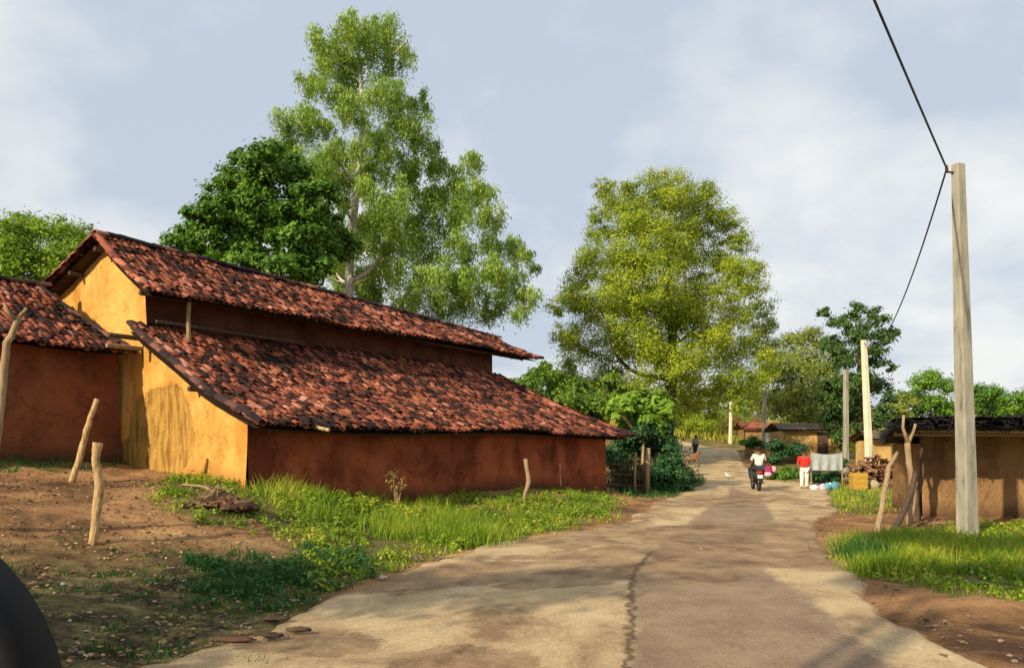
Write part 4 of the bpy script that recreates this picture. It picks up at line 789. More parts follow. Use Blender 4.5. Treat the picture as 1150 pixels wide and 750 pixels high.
# scattered stones, clods and litter
def stones(name, lab, n, fn, rr, m, seed):
    rg = random.Random(seed); mb = MB(); random.seed(seed)
    for _ in range(n):
        x, y = fn(rg); r = rr*rg.uniform(.4, 1.4); mb.ball((x, y, gz(x, y)+r*0.25), (r*rg.uniform(.8, 1.5), r, r*.6), 6, 4, 0.25)
    return tag(mb.build(name, m), lab, 'stones', kind='stuff')
M_clod = mat('earth_clods', [(0.3, (0.12, 0.06, 0.03)), (0.5, (0.24, 0.13, 0.07)), (0.75, (0.4, 0.26, 0.15))], scale=2, island=.6, bump=.4)
M_stone = mat('grey_stones', [(0.2, (0.1, 0.07, 0.045)), (0.8, (0.26, 0.19, 0.13))], scale=2, island=.7, bump=.4)
def f1(r): d = r.uniform(5.5, 15); px = r.uniform(-80, 300); return (px-575)/FPX*d, d
def f2(r):
    y = r.choice([r.uniform(5, 14), r.uniform(5, 22)]); l, q = redge(y); x = r.choice([l-abs(r.gauss(0, .35)), q+abs(r.gauss(0, .35))]); return float(x), y
def f3(r): y = r.uniform(5.5, 18); l, q = redge(y); return float(r.uniform(l, q)), y
stones('clods', 'brown clods and dung crumbs on the dirt yard at lower left', 700, f1, 0.022, M_clod, 141)
stones('gravel', 'loose stones crumbling off both road edges', 420, f2, 0.02, M_stone, 143)
stones('pebbles', 'pebbles lying about on the road surface', 160, f3, 0.016, M_stone, 145)
# potholes at lower left of the road, their dark drawn as flat lumps
RG = 'dark lumps standing in for potholes on the pale road edge'
for px, py, wpx, lab in ((310, 699, 32, 'highest of the dark lumps standing in for potholes on the pale concrete'), (335, 711, 30, 'dark lump for a pothole, right of the others on the pale concrete'), (262, 722, 50, 'longest flat dark lump for a pothole on the pale concrete'), (304, 718, 26, 'dark lump for a pothole in the middle of the four on the concrete')):
    d = EYE*FPX/(py-HOR); x = (px-575)/FPX*d; r = wpx/FPX*d/2; random.seed(px); mb = MB(); mb.ball((x, d, 0.038), (r, 0.05, 0.022), 16, 6, 0.28)
    tag(mb.build('pothole_lump', mat('pothole_dark', [(.3, (0.05, 0.03, 0.02)), (.7, (0.12, 0.07, 0.045))], bump=.6), None, True), lab, 'pothole', RG)
# dung/brush heap by the house corner
hp = G(243, 12.6); ht = thing('brush_heap', 'brown heap of dung and brush in the grass by the house corner', 'heap', hp)
mb = MB(); random.seed(4)
for _ in range(170):
    a = random.uniform(0, 6.28); r = min(.4, abs(random.gauss(0, .2))); q = random.uniform(.06, .11); mb.ball(hp+Vector((math.cos(a)*r*1.5, math.sin(a)*r, max(.02, .24*(1-r*2.1))*random.uniform(.5, 1))), (q*1.4, q, q*.7), 8, 5, .3)
mb.build('mound', mat('dark_dung', [(.3, (.05, .028, .018)), (.7, (.17, .09, .05))], island=.6, bump=.6), ht)
mb = MB()
for _ in range(130):
    a = random.uniform(0, 6.28); r = random.uniform(0, .5); c = hp+Vector((math.cos(a)*r, math.sin(a)*r*.8, 0.3*(1-r*1.6))); e = Vector((random.gauss(0, 1), random.gauss(0, 1), random.gauss(.1, .5))).normalized()*random.uniform(.08, .25); mb.tube([c, c+e], [.008, .004], 4)
mb.build('twigs', M_wood, ht)
LT = 'litter scattered on the ground'
M_plastic = plain('white_plastic', (0.5, 0.5, 0.46), 0.6)
for px, d, s, lab in ((71, 8.1, .05, 'scrap of white plastic on the dirt left of the foreground post'), (430, 9.9, .07, 'crumpled white plastic at the lower edge of the grass'), (207, 9.0, .04, 'tiny pale scrap in the dirt below the post'), (986, 11.9, .08, 'white scrap on the ground below the leaning forked sticks'), (787, 12.8, .04, 'white speck of paper on the tarred lane'), (100, 7.2, .035, 'small grey scrap at the lower left of the yard')):
    p = G(px, d, 0.03); s *= .7; mb = MB(); random.seed(int(px)); mb.ball(p, (s, s*.8, s*.4), 7, 5, .35); tag(mb.build('litter_scrap', M_plastic), lab, 'litter', LT)

# ------------------------------------------------------------------ sticks and posts
def stick(name, lab, cat, pts_, rad, m, group=None, fork=None):
    t = thing(name, lab, cat, pts_[0], group) if fork else None
    mb = MB(); random.seed(len(lab)); q = [Vector(p) for p in pts_]
    # resample with slight wobble
    fine = []; fr = []
    rad = rad if hasattr(rad, '__len__') else [rad]*len(q)
    for i in range(len(q)-1):
        for k in range(4):
            a = k/4; fine.append(q[i].lerp(q[i+1], a)+Vector((random.gauss(0, .006), random.gauss(0, .006), 0))); fr.append(lerp(rad[i], rad[i+1], a)*random.uniform(.93, 1.07))
    fine.append(q[-1]); fr.append(rad[-1]); mb.tube(fine, fr, 9, wob=0.05)
    if fork:
        mb.build('stem', m, t, True)
        for f in fork: mb = MB(); mb.tube([Vector(x) for x in f], [rad[-1]*.9]+[rad[-1]*.5]*(len(f)-1), 7); mb.build('branch', m, t, True)
        return t
    o = mb.build(name, m, None, True); return tag(o, lab, cat, group)
d = 10; stick('wooden_post', 'upright knobbly pale post standing in the left dirt yard', 'post', [G(103, d, -.2), P(106, 590, d), P(112, 545, d), P(108, 515, d), P(110, 497, d)], [.055, .052, .058, .05, .062], M_palewood)
d = 14; stick('leaning_stick', 'pale stick leaning right in the dirt yard before the brown hut', 'stick', [G(79, d, -.1), P(90, 510, d), P(100, 475, d), P(109, 448, d)], [.06, .055, .05, .04], M_palewood)
d = 9.6; stick('bent_pole', 'tall bent grey pole with forked top at the left frame edge', 'pole', [G(-20, d, -.1), P(-10, 540, d), P(-2, 480, d), P(3, 430, d), P(8, 385, d), P(22, 356, d)], [.06, .055, .05, .045, .04, .03], M_wood, fork=[[P(20, 358, d), P(30, 346, d)], [P(19, 360, d), P(10, 352, d-.1), P(4, 340, d-.1)]])
d = 19.5; stick('crooked_stick', 'crooked stick standing before the red wall near its right end', 'stick', [G(588, d, -.05), P(588, 560, d), P(594, 540, d), P(590, 515, d)], [.035, .04, .06, .05], M_wood)
d = 22.5; stick('thin_stick', 'thin dark stick leaning on the red wall right of the crooked stick', 'stick', [G(628, d, -.05), P(630, 545, d), P(629, 520, d)], [.025, .025, .02], M_darkwood)
d = 15.3; stick('fallen_branch', 'dead branch lying in the dirt at the foot of the ochre gable', 'branch', [G(205, 14.2, .03), G(225, 14, .06), G(246, 13.8, .04)], [.02, .025, .012], M_wood)

# gate at the end of the house
gt = thing('wooden_gate', 'rough gate of two pale posts and dark rails between house end and shrub', 'gate', G(705, 27.6))
for px, y0, r in ((713, 508, .05), (727, 503, .08)):
    d = 27.6; mb = MB(); mb.tube([G(px, d, -.2), P(px, 530, d), P(px+1, y0, d)], [r, r, r*.9], 8, wob=.05); mb.build('post', M_wood, gt, True)
for yy in (522, 533, 545):
    mb = MB(); mb.tube([P(684, yy-1, 27.3), P(700, yy, 27.6), P(730, yy+1, 27.7)], .03, 6); mb.build('rail', M_darkwood, gt)
for i in range(13):
    px = 687+i*3.1; mb = MB(); mb.tube([G(px, 27.75, -.05), P(px+random.uniform(-1, 1), 517+random.uniform(-3, 3), 27.7)], .022, 5); mb.build('paling', M_darkwood, gt)

# ------------------------------------------------------------------ electric poles and wires
def cpole(name, lab, base, top, w0, w1, m, group, bracket=False):
    t = thing(name, lab, 'pole', base, group); mb = MB(); ax = (top-base); rot = Matrix.Rotation(R(18), 3, 'Z')
    n = 8; vs_ = []
    for i in range(n+1):
        k = i/n; c = base.lerp(top, k)-(Vector((0, 0, .3)) if i == 0 else Vector()); wdt = lerp(w0, w1, k)/2
        for sx, sy in ((-1, -.8), (-.8, -1), (.8, -1), (1, -.8), (1, .8), (.8, 1), (-.8, 1), (-1, .8)): vs_.append(c+rot@Vector((sx*wdt, sy*wdt*.85, 0)))
    fs = [(i*8+k, i*8+(k+1) % 8, (i+1)*8+(k+1) % 8, (i+1)*8+k) for i in range(n) for k in range(8)]+[tuple(range(n*8, n*8+8))]
    mb.add(vs_, fs); mb.build('shaft', m, t)
    if bracket:
        mb = MB(); a = top-Vector((0, 0, .17)); mb.tube([a+Vector((.12, 0, 0)), a+Vector((-.22, -.02, .03))], .018, 6); mb.build('bracket', M_wire, t)
        mb = MB(); c = a+Vector((-.22, -.02, .05)); mb.tube([c, c+Vector((0, 0, .05)), c+Vector((0, 0, .06)), c+Vector((0, 0, .1))], [.03, .035, .02, .025], 8); mb.build('insulator', plain('porcelain', (.25, .12, .08), .3), t)
    return t
PG = 'concrete poles along the roadside'
p1b = G(1087, 14.7); p1t = P(1076, 185, 14.7); cpole('concrete_pole', 'nearest and tallest grey concrete pole, in the grass beside the dark-roofed hut', p1b, p1t, .31, .19, M_conc, PG, True)
p2b = G(977, 42); p2t = P(970, 382, 42); p2 = cpole('concrete_pole', 'whitewashed cream pole rising before the dark ragged tree', p2b, p2t, .36, .25, M_conc_w, PG)
cpole('concrete_pole', 'thin grey pole left of the whitewashed pole', G(950, 38), P(950, 415, 38), .24, .2, M_conc, PG)
cpole('concrete_pole', 'slender grey pole behind the motorcycle, slightly leaning', G(857, 66), P(859, 438, 66), .3, .22, M_conc, PG)
cpole('concrete_pole', 'farthest cream pole on the bank at the road bend', G(820, 84), P(821, 450, 84), .3, .24, M_conc_w, PG)
p0b = Vector((-6.6, -5.4, gz(-6.6, -5.4))); p0t = Vector((-6.6, -5.4, 8.7)); cpole('concrete_pole', 'grey concrete pole behind the viewpoint carrying the near wire', p0b, p0t, .3, .2, M_conc, PG)
cpole('white_post', 'short whitewashed post beside the slender leaning pole', G(863, 58), P(863, 486, 58), .36, .32, M_conc_w, None)
def wire(a, b, sag, lab, r=.012):
    mb = MB(); mb.tube([a.lerp(b, k/30)-Vector((0, 0, 4*sag*(k/30)*(1-k/30))) for k in range(31)], r, 5); tag(mb.build('power_wire', M_wire), lab, 'wire', 'power wires between the poles')
wa = p1t+Vector((-.22, -.02, -.08))
wire(wa, p0t-Vector((0, 0, .1)), .12, 'black wire running from the nearest pole up out of the top of the view', .017)
wire(wa, p2t-Vector((0, 0, .1)), 1.35, 'black wire sagging from the nearest pole away to the whitewashed pole', .017)

# ------------------------------------------------------------------ right hut with black roof
rh = thing('dark_roofed_hut', 'low tan mud hut under a ragged black roof at the right frame edge', 'hut', (9.86, 19.2, gz(9.86, 19.2)))
wall('front_wall', M_hutw, rh, (9.86, 19.3, 0), (18, 19.3, 0), lambda a: 2.0, out=Vector((0, -1, 0)), amp=.06)
wall('side_wall', M_hutw, rh, (10.75, 22.6, 0), (9.86, 19.3, 0), lambda a: 1.75, out=Vector((-1, .27, 0)), amp=.05)
wall('back_wall', M_hutw, rh, (10.75, 22.6, 0), (18, 22.6, 0), lambda a: 1.6, out=Vector((0, 1, 0)), amp=.05)
mb = MB(); rgx = random.Random(3)
def roofz(x, y): return 2.30-0.055*(y-17.6)+0.05*nz(x, y, 0, .8)+0.03*nz(x, y, 0, 3)
for sgn in (0, 1):
    mb.grid(60, 24, lambda u, v: (lerp(8.3+2.5*v+.2*nz(0, v*9, 1, 1), 18.6, u), lerp(17.5+.22*nz(u*25, 3, 1, 1), 23.2, v), roofz(lerp(8.3, 18.6, u), lerp(17.5, 23.2, v))+.05*nz(u*30, v*12, 2, 1)-(0 if sgn == 0 else .22+.07*nz(u*20, v*7, 4, 1))))
mb.build('roof', M_black, rh, False)
mb = MB()   # ragged hanging fringe of thatch and sheet under the front edge
for i in range(1500):
    x = 8.35+random.random()*10.1; y = 17.55+abs(random.gauss(0, .25)); z = roofz(x, y)+random.uniform(-.2, .08); a = random.gauss(0, 1.0); b = random.gauss(0, .5); L_ = random.uniform(.08, .3)
    dv = Vector((math.sin(a)*math.cos(b), -abs(math.cos(a)*math.cos(b)), -abs(math.sin(b))))*L_; mb.tube([(x, y, z), Vector((x, y, z))+dv], [.014, .008], 4)
for i in range(260):
    y = 17.6+random.random()*5.4; x = 8.35+2.5*(y-17.5)/5.7; z = roofz(x, y)-random.uniform(0, .2); mb.tube([(x, y, z), (x-random.uniform(.03, .25), y+random.gauss(0, .1), z-random.uniform(-.02, .12))], [.014, .008], 4)
mb.build('thatch_fringe', M_black, rh)
mb = MB(); mb.tube([(8.6, 18.0, 1.95), (18.4, 18.0, 1.95)], .05, 7); mb.build('roof_beam', M_wood, rh)
mb = MB(); mb.tube([(9.0, 17.8, roofz(9, 18)-.26), (12.2, 17.75, roofz(12, 18)-.3)], .025, 6); mb.build('batten', M_palewood, rh)
for x, y in ((12.4, 17.95), (15.2, 17.95)):
    mb = MB(); mb.tube([(x, y, -.1), (x+.05, y, 1), (x, y, 2.05)], .06, 8, wob=.06); mb.build('post', M_wood, rh, True)
SG = 'crooked sticks propping the front of the dark-roofed hut'
stick('prop_stick', 'leftmost of the crooked sticks before the dark-roofed hut, leaning right', 'stick', [G(984, 15.2, -.05), P(992, 560, 15.6), P(998, 525, 16), P(1008, 508, 16.3)], [.06, .055, .05, .035], M_wood, SG)
d = 17.4; stick('forked_prop', 'forked upright stick holding the left roof corner of the dark-roofed hut', 'stick', [G(1021, d, -.1), P(1026, 555, d), P(1021, 520, d), P(1019, 497, d)], [.075, .07, .065, .06], M_wood, SG, fork=[[P(1020, 498, d), P(1014, 480, d), P(1015, 466, d)], [P(1019, 500, d), P(1026, 484, d), P(1028, 476, d)]])
stick('prop_stick', 'dark stick slanting down left from the forked prop to the dirt', 'stick', [G(998, 15.0, -.05), P(1012, 580, 15.8), P(1024, 552, 16.6), P(1028, 530, 17)], [.055, .06, .06, .05], M_darkwood, SG)
d = 18.2; stick('prop_stick', 'bent stick just right of the forked prop against the tan wall', 'stick', [G(1032, d, -.1), P(1030, 560, d), P(1036, 530, d), P(1035, 488, d)], [.06, .055, .05, .045], M_darkwood, SG)

# ------------------------------------------------------------------ clutter and huts in the middle distance
def small_hut(name, lab, c, wx, wy, h, wm, rm, rise=.5, door=True):
    t = thing(name, lab, 'hut', c); x, y, z = c
    mb = MB(); mb.grid(20, 8, lambda u, v: (x-wx/2+wx*u, y-wy/2+.03*nz(u*5, v*3), z-.3+(h+.3)*v)); mb.grid(10, 8, lambda u, v: (x-wx/2, y-wy/2+wy*u, z-.3+(h+.3)*v)); mb.grid(10, 8, lambda u, v: (x+wx/2, y-wy/2+wy*u, z-.3+(h+.3)*v)); mb.grid(10, 8, lambda u, v: (x-wx/2+wx*u, y+wy/2, z-.3+(h+.3)*v))
    mb.build('wall', wm, t)
    mb = MB()
    for off in (0, -.14):
        mb.grid(24, 10, lambda u, v: (x+(u-.5)*(wx+.8), y+(v-.5)*(wy+.9), z+h+off+.1+rise*(1-abs(v-.5)*2)+.05*nz(u*8, v*6, 2)))
    mb.build('roof', rm, t)
    if door:
        mb = MB(); mb.box((x+wx*.15, y-wy/2-.02, z+.8), (.75, .06, 1.6)); mb.build('door', M_darkwood, t, bevel=.01)
    return t
M_yel = wallmat('yellow_mud_plaster', (.62, .42, .16), (.5, .3, .1), (.4, .2, .09)); M_thatch = mat('grey_thatch', [(.3, (.05, .035, .025)), (.7, (.2, .15, .09))], scale=5, bump=.7, bscale=20)
small_hut('far_hut', 'far pale yellow hut with dark roof behind the person in red', tuple(G(905, 58)), 4.2, 3.0, 1.75, M_yel, M_thatch)
small_hut('far_hut', 'small reddish-roofed hut beyond the slender leaning pole', tuple(G(851, 88)), 3.6, 3.0, 1.9, M_hutw, M_tile, .7)
small_hut('far_hut', 'pale hut seen between the whitewashed pole and the forked prop', tuple(G(1003, 48)), 3.2, 3, 1.5, M_yel, M_thatch)
# low mud wall
lw = thing('low_wall', 'low crumbling mud wall beside the slender leaning pole', 'wall', G(852, 56)); wall('coping', M_hutw, lw, P(836, 500, 56), P(905, 500, 50), lambda a: gz(18, 54)+.7, out=Vector((0, -1, 0)), amp=.1)
# pale sheet hung on a rope
d = 34.5; sh = thing('hung_sheet', 'pale grey sheet hung on two sticks right of the person in red', 'sheet', G(928, d))
mb = MB(); 
for o_ in (0, .015): mb.grid(24, 10, lambda u, v: Vector(P(lerp(911, 946, u), lerp(508+2*math.sin(u*3.1), 528, v), d))+Vector((0, .06*math.sin(u*22)*v+o_, 0)))
mb.build('cloth', plain('faded_cloth', (.36, .39, .37), .9), sh, True)
for px in (911, 946): mb = MB(); mb.tube([G(px, d+.05, -.1), P(px, 506, d+.05)], .03, 6); mb.build('stick', M_wood, sh)
# firewood stack
d = 33; fw = thing('firewood_stack', 'brown stack of firewood between the whitewashed pole and the prop sticks', 'firewood', G(985, d)); mb = MB(); random.seed(8)
b0 = G(985, d)
for i in range(230):
    u = random.uniform(-1.05, 1.05); z = random.uniform(0.05, 1.32-abs(u)*.45); y = random.uniform(-.5, .5); a = random.gauss(0, .35); L_ = random.uniform(.4, .8); dr = Vector((math.sin(a), random.gauss(0, .35)-.6, random.gauss(0, .15))).normalized()*L_/2; c = b0+Vector((u, y, z)); r = random.uniform(.03, .06); mb.tube([c-dr, c+dr], [r, r*.85], 6)
mb.build('logs', mat('split_logs', [(0, (.08, .035, .025)), (.5, (.22, .11, .06)), (1, (.45, .27, .14))], island=.8, bump=.3), fw)
# yellow crate / tin
d = 31.5; b0 = G(964, d); yc = thing('yellow_drum', 'yellow square tin drum before the firewood stack', 'drum', b0); mb = MB(); mb.box(b0+Vector((0, 0, .32)), (.56, .5, .68)); mb.build('body', plain('yellow_paint', (.42, .25, .04), .8), yc, bevel=.04)
mb = MB(); mb.tube([b0+Vector((.1, -.05, .65)), b0+Vector((.1, -.05, .71))], .07, 10); mb.build('cap', M_wire, yc)
for s_ in (.12, .34, .56): mb = MB(); mb.box(b0+Vector((0, 0, s_)), (.585, .525, .03)); mb.build('rib', plain('yellow_rib', (.6, .42, .05), .5), yc, bevel=.01)
d = 32; b0 = G(977, d); mb = MB(); random.seed(2); mb.ball(b0+Vector((0, -.3, .16)), (.24, .18, .2), 12, 8, .08); tag(mb.build('sack', plain('sack_cream', (.4, .33, .22), .9), None, True), 'cream sack slumped beside the yellow drum', 'sack')
# clutter heap near person in red
hb = G(922, 31.6); ch = thing('rag_heap', 'heap of pale blue and white rags right of the person in red', 'heap', hb); random.seed(3)
for i, c in enumerate([(.7, .7, .72), (.12, .1, .12), (.6, .45, .5), (.15, .35, .42), (.75, .72, .66), (.1, .25, .3)]):
    mb = MB(); mb.ball(hb+Vector((-.28+i*.16, random.uniform(-.1, .1), .09+.04*(i % 2))), (.17, .13, .11+.02*i), 10, 7, .22); mb.build('rag', plain('rag_%d' % i, c, .9), ch, True)

# ------------------------------------------------------------------ people, animals, motorcycle
def skin(name, pts_, edges, rad, m, parent, M=Matrix.Identity(4), sub=2):
    bm = bmesh.new(); lay = bm.verts.layers.skin.verify(); vv = []
    for p, r in zip(pts_, rad):
        v = bm.verts.new(M@Vector(p)); rr = r if hasattr(r, '__len__') else (r, r); v[lay].radius = rr; vv.append(v)
    vv[0][lay].use_root = True
    for a, b in edges: bm.edges.new((vv[a], vv[b]))
    me = bpy.data.meshes.new(name); bm.to_mesh(me); bm.free(); o = link(name, me, m, parent)
    sk = o.modifiers.new('skin', 'SKIN'); sk.use_smooth_shade = True; sb = o.modifiers.new('sub', 'SUBSURF'); sb.levels = sub; sb.render_levels = sub
    return o
M_skin = plain('brown_skin', (.2, .1, .06), .6); M_hair = plain('black_hair', (.015, .012, .01), .5)
def person(lab, loc, yaw, joints, top, bottom, hair_long=False, sc_=1.0, extra=None):
    """joints: dict of points; one continuous body plus clothes and hair as children"""
    t = thing('person', lab, 'person', loc); M = Matrix.Translation(loc)@Matrix.Rotation(yaw, 4, 'Z')@Matrix.Scale(sc_, 4); J = joints
    names = ['pelvis', 'waist', 'chest', 'neck', 'jaw', 'head', 'crown', 'shl', 'ell', 'wrl', 'hal', 'shr', 'elr', 'wrr', 'har', 'hpl', 'knl', 'anl', 'tol', 'hpr', 'knr', 'anr', 'tor']
    rad = [(.15, .11), (.13, .1), (.16, .11), .055, .07, (.078, .09), .055, .06, .043, .03, (.035, .02), .06, .043, .03, (.035, .02), .09, .06, .045, .035, .09, .06, .045, .035]
    ed = [(0, 1), (1, 2), (2, 3), (3, 4), (4, 5), (5, 6), (2, 7), (7, 8), (8, 9), (9, 10), (2, 11), (11, 12), (12, 13), (13, 14), (0, 15), (15, 16), (16, 17), (17, 18), (0, 19), (19, 20), (20, 21), (21, 22)]
    pt = [J[n] for n in names]; skin('body', pt, ed, rad, M_skin, t, M)
    # five fingers on each hand
    for w_, h_ in (('wrl', 'hal'), ('wrr', 'har')):
        a = Vector(J[w_]); b = Vector(J[h_]); dv = (b-a).normalized(); sd = dv.orthogonal().normalized(); mb = MB()
        for k, (o_, L_) in enumerate(((-.026, .055), (-.009, .068), (.009, .064), (.026, .05), (.04, .045))):
            q = b+sd*o_-dv*(.03 if k == 4 else 0); e = q+dv*L_+sd*(.03 if k == 4 else 0); f_ = M@q; g_ = M@e; mb.tube([f_, f_.lerp(g_, .5)+Vector((0, 0, -.004)), g_], [.0095, .009, .006], 6)
        mb.build('fingers', M_skin, t, True)
    grow = lambda r, k: tuple(x*k+.012 for x in (r if hasattr(r, '__len__') else (r, r)))
    ti = [0, 1, 2, 7, 8, 11, 12]; te = [(0, 1), (1, 2), (2, 3), (3, 4), (2, 5), (5, 6)]
    skin('shirt', [pt[i] for i in ti], te, [grow(rad[i], 1.12) for i in ti], top, t, M)
    bi = [0, 15, 16, 17, 19, 20, 21]; be = [(0, 1), (1, 2), (2, 3), (0, 4), (4, 5), (5, 6)]
    bp = [Vector(pt[i]) for i in bi]; skin('trousers', bp, be, [grow(rad[i], 1.15) for i in bi], bottom, t, M)
    hd = Vector(J['head']); mb = MB(); cc = hd+Vector((0, -.015, .035)); 
    vs0 = len(mb.v); mb.ball(cc, (.088, .1, .095), 14, 9); mb.v = [tuple(M@Vector(v)) for v in mb.v]; mb.build('hair', M_hair, t, True)
    mb = MB()
    for sx in (-1, 1): mb.ball(hd+Vector((sx*.032, .085, .005)), .011, 8, 6)
    mb.v = [tuple(M@Vector(v)) for v in mb.v]; mb.build('eyes', M_hair, t, True)
    mb = MB(); mb.tube([hd+Vector((0, .088, .01)), hd+Vector((0, .112, -.03))], [.008, .015], 6); mb.tube([hd+Vector((-.025, .082, -.055)), hd+Vector((.025, .082, -.055))], .006, 6)
    for sx in (-1, 1): mb.ball(hd+Vector((sx*.085, 0, -.01)), (.012, .02, .03), 8, 6)
    mb.v = [tuple(M@Vector(v)) for v in mb.v]; mb.build('face_features', M_skin, t, True)
    return t
stand = dict(pelvis=(0, 0, .88), waist=(0, 0, 1.02), chest=(0, 0, 1.24), neck=(0, 0, 1.39), jaw=(0, .015, 1.46), head=(0, .015, 1.52), crown=(0, 0, 1.58),
             shl=(-.18, 0, 1.31), ell=(-.24, -.02, 1.05), wrl=(-.25, .06, .84), hal=(-.25, .09, .77), shr=(.18, 0, 1.31), elr=(.25, 0, 1.06), wrr=(.24, .12, .88), har=(.23, .17, .83),
             hpl=(-.09, 0, .82), knl=(-.1, .04, .46), anl=(-.11, -.04, .08), tol=(-.11, .12, .04), hpr=(.09, 0, .82), knr=(.1, .1, .46), anr=(.12, .1, .08), tor=(.12, .26, .04))
person('standing person in a bright red top and white trousers at the right roadside', G(903, 32.2), R(170), stand, plain('red_cloth', (.8, .03, .02), .8), plain('white_cloth', (.72, .68, .6), .8), sc_=.97)
person('far walker in grey clothes on the road beyond the calf', G(781, 56), R(20), stand, plain('grey_cloth', (.3, .3, .34), .8), plain('dark_trousers', (.06, .05, .05), .8), sc_=.9)
# motorcycle seen from behind
mloc = G(849, 31.2); mloc.z += .03; YAW = R(-7)
def MT(): return Matrix.Translation(mloc)@Matrix.Rotation(YAW, 4, 'Z')
bike = thing('motorcycle', 'dark motorcycle carrying two riders up the road', 'motorcycle', mloc)
def mp_(name, mb, m, par=None, smooth=True, bevel=0):
    mb.v = [tuple(MT()@Vector(v)) for v in mb.v]; o = mb.build(name, m, bike, smooth, bevel)
    if par:
        o.parent = par; o.matrix_parent_inverse = Matrix.Identity(4)
    return o
M_blk = plain('black_enamel', (.02, .02, .022), .3); M_rub = plain('tyre_rubber', (.02, .02, .02), .9); M_chr = plain('chrome', (.6, .6, .6), .25, 1.0); M_redl = plain('red_lens', (.5, .02, .02), .3)
for yy in (-.62, .66):
    mb = MB(); mb.torus((0, yy, .3), .25, .05, n=28); w_ = mp_('wheel', mb, M_rub)
    mb = MB(); mb.torus((0, yy, .3), .205, .015, n=24, m=6)
    for k in range(6): a = k*math.pi/3; mb.tube([(0, yy, .3), (0, yy+.2*math.cos(a), .3+.2*math.sin(a))], .01, 5)
    r_ = mp_('rim', mb, M_chr, par=w_)
mb = MB(); mb.tube([(0, -.35, .82), (0, -.1, .83), (0, .1, .85), (0, .3, .95), (0, .45, .92)], [.06, .1, .12, .15, .07], 12); mp_('fuel_tank', mb, M_blk)
mb = MB(); mb.box((0, -.42, .8), (.26, .85, .1)); mp_('seat', mb, plain('seat_vinyl', (.03, .03, .03), .6), bevel=.035)
mb = MB(); mb.box((0, .05, .42), (.3, .4, .36)); mp_('engine', mb, plain('engine_grey', (.12, .12, .12), .5, .6), bevel=.04)
mb = MB(); mb.tube([(0, .45, .9), (0, .1, .6), (0, -.1, .35)], .03, 8); mb.tube([(-.1, -.62, .3), (-.1, -.1, .36)], .025, 6); mb.tube([(.1, -.62, .3), (.1, -.1, .36)], .025, 6); mb.tube([(.11, -.6, .34), (.11, -.45, .76)], .03, 6); mb.tube([(-.11, -.6, .34), (-.11, -.45, .76)], .03, 6); mp_('frame', mb, M_blk)
mb = MB(); mb.tube([(-.07, .66, .3), (-.07, .45, .98)], .025, 7); mb.tube([(.07, .66, .3), (.07, .45, .98)], .025, 7); mp_('fork', mb, M_chr)
mb = MB(); mb.tube([(-.36, .22, 1.05), (-.2, .38, 1.08), (.2, .38, 1.08), (.36, .22, 1.05)], .017, 7); mp_('handlebar', mb, M_blk)
for sx in (-1, 1): mb = MB(); mb.tube([(sx*.26, .32, 1.07), (sx*.32, .34, 1.24)], .008, 5); mb.ball((sx*.33, .33, 1.28), (.06, .02, .045), 10, 6); mp_('mirror', mb, M_blk)
mb = MB(); mb.ball((0, .52, .98), (.09, .07, .09), 12, 8); mp_('headlight', mb, M_chr)
mb = MB(); mb.box((0, -.9, .72), (.16, .06, .09)); mp_('tail_light', mb, M_redl, bevel=.015)
mb = MB(); mb.box((0, -.93, .56), (.2, .015, .14)); mp_('number_plate', mb, plain('plate_white', (.6, .6, .58), .5), bevel=.005)
mb = MB(); mb.grid(10, 4, lambda u, v: (lerp(-.06, .06, v), -.62-.34*math.cos(lerp(.3, 1.9, u)-.2), .3+.34*math.sin(lerp(.3, 1.9, u)-.2))); mp_('mudguard', mb, M_blk)
mb = MB(); mb.tube([(.13, .1, .3), (.16, -.3, .3), (.17, -.8, .36)], [.025, .04, .045], 9); mp_('exhaust', mb, M_chr)
def seated(y, lean, arm):
    z = .93
    return dict(pelvis=(0, y, z), waist=(0, y+lean*.3, z+.14), chest=(0, y+lean*.7, z+.36), neck=(0, y+lean, z+.51), jaw=(0, y+lean+.015, z+.57), head=(0, y+lean+.015, z+.64), crown=(0, y+lean, z+.7),
                shl=(-.18, y+lean*.8, z+.43), ell=(-.27, y+lean*.8+arm*.5, z+.22), wrl=(-.3, y+lean+arm, z+.14), hal=(-.31, y+lean+arm+.06, z+.13), shr=(.18, y+lean*.8, z+.43), elr=(.27, y+lean*.8+arm*.5, z+.22), wrr=(.3, y+lean+arm, z+.14), har=(.31, y+lean+arm+.06, z+.13),
                hpl=(-.1, y+.04, z-.02), knl=(-.2, y+.4, z-.12), anl=(-.18, y+.25, z-.5), tol=(-.18, y+.4, z-.54), hpr=(.1, y+.04, z-.02), knr=(.2, y+.4, z-.12), anr=(.18, y+.25, z-.5), tor=(.18, y+.4, z-.54))
person('front rider in black steering the motorcycle', mloc, YAW, seated(-.2, .06, .3), plain('black_shirt', (.025, .03, .035), .8), plain('black_trousers', (.02, .02, .025), .8), sc_=1)
person('rear rider in a cream shirt sitting behind on the motorcycle', mloc+Vector((0, 0, .0)), YAW, seated(-.6, .03, .2), plain('cream_shirt', (.68, .62, .55), .8), plain('dark_grey_trousers', (.04, .04, .05), .8), sc_=1)
b0 = MT()@Vector((.34, -.62, .78)); bg_ = thing('bundle', 'maroon and pink cloth bundle hung at the right side of the motorcycle', 'bag', b0); random.seed(5)
mb = MB(); mb.ball(b0, (.2, .16, .2), 12, 8, .1); mb.build('bag', plain('maroon_cloth', (.3, .03, .09), .8), bg_, True)
mb = MB(); mb.ball(b0+Vector((-.04, -.1, -.14)), (.15, .1, .1), 12, 8, .12); mb.build('pink_wrap', plain('pink_cloth', (.75, .4, .5), .8), bg_, True)
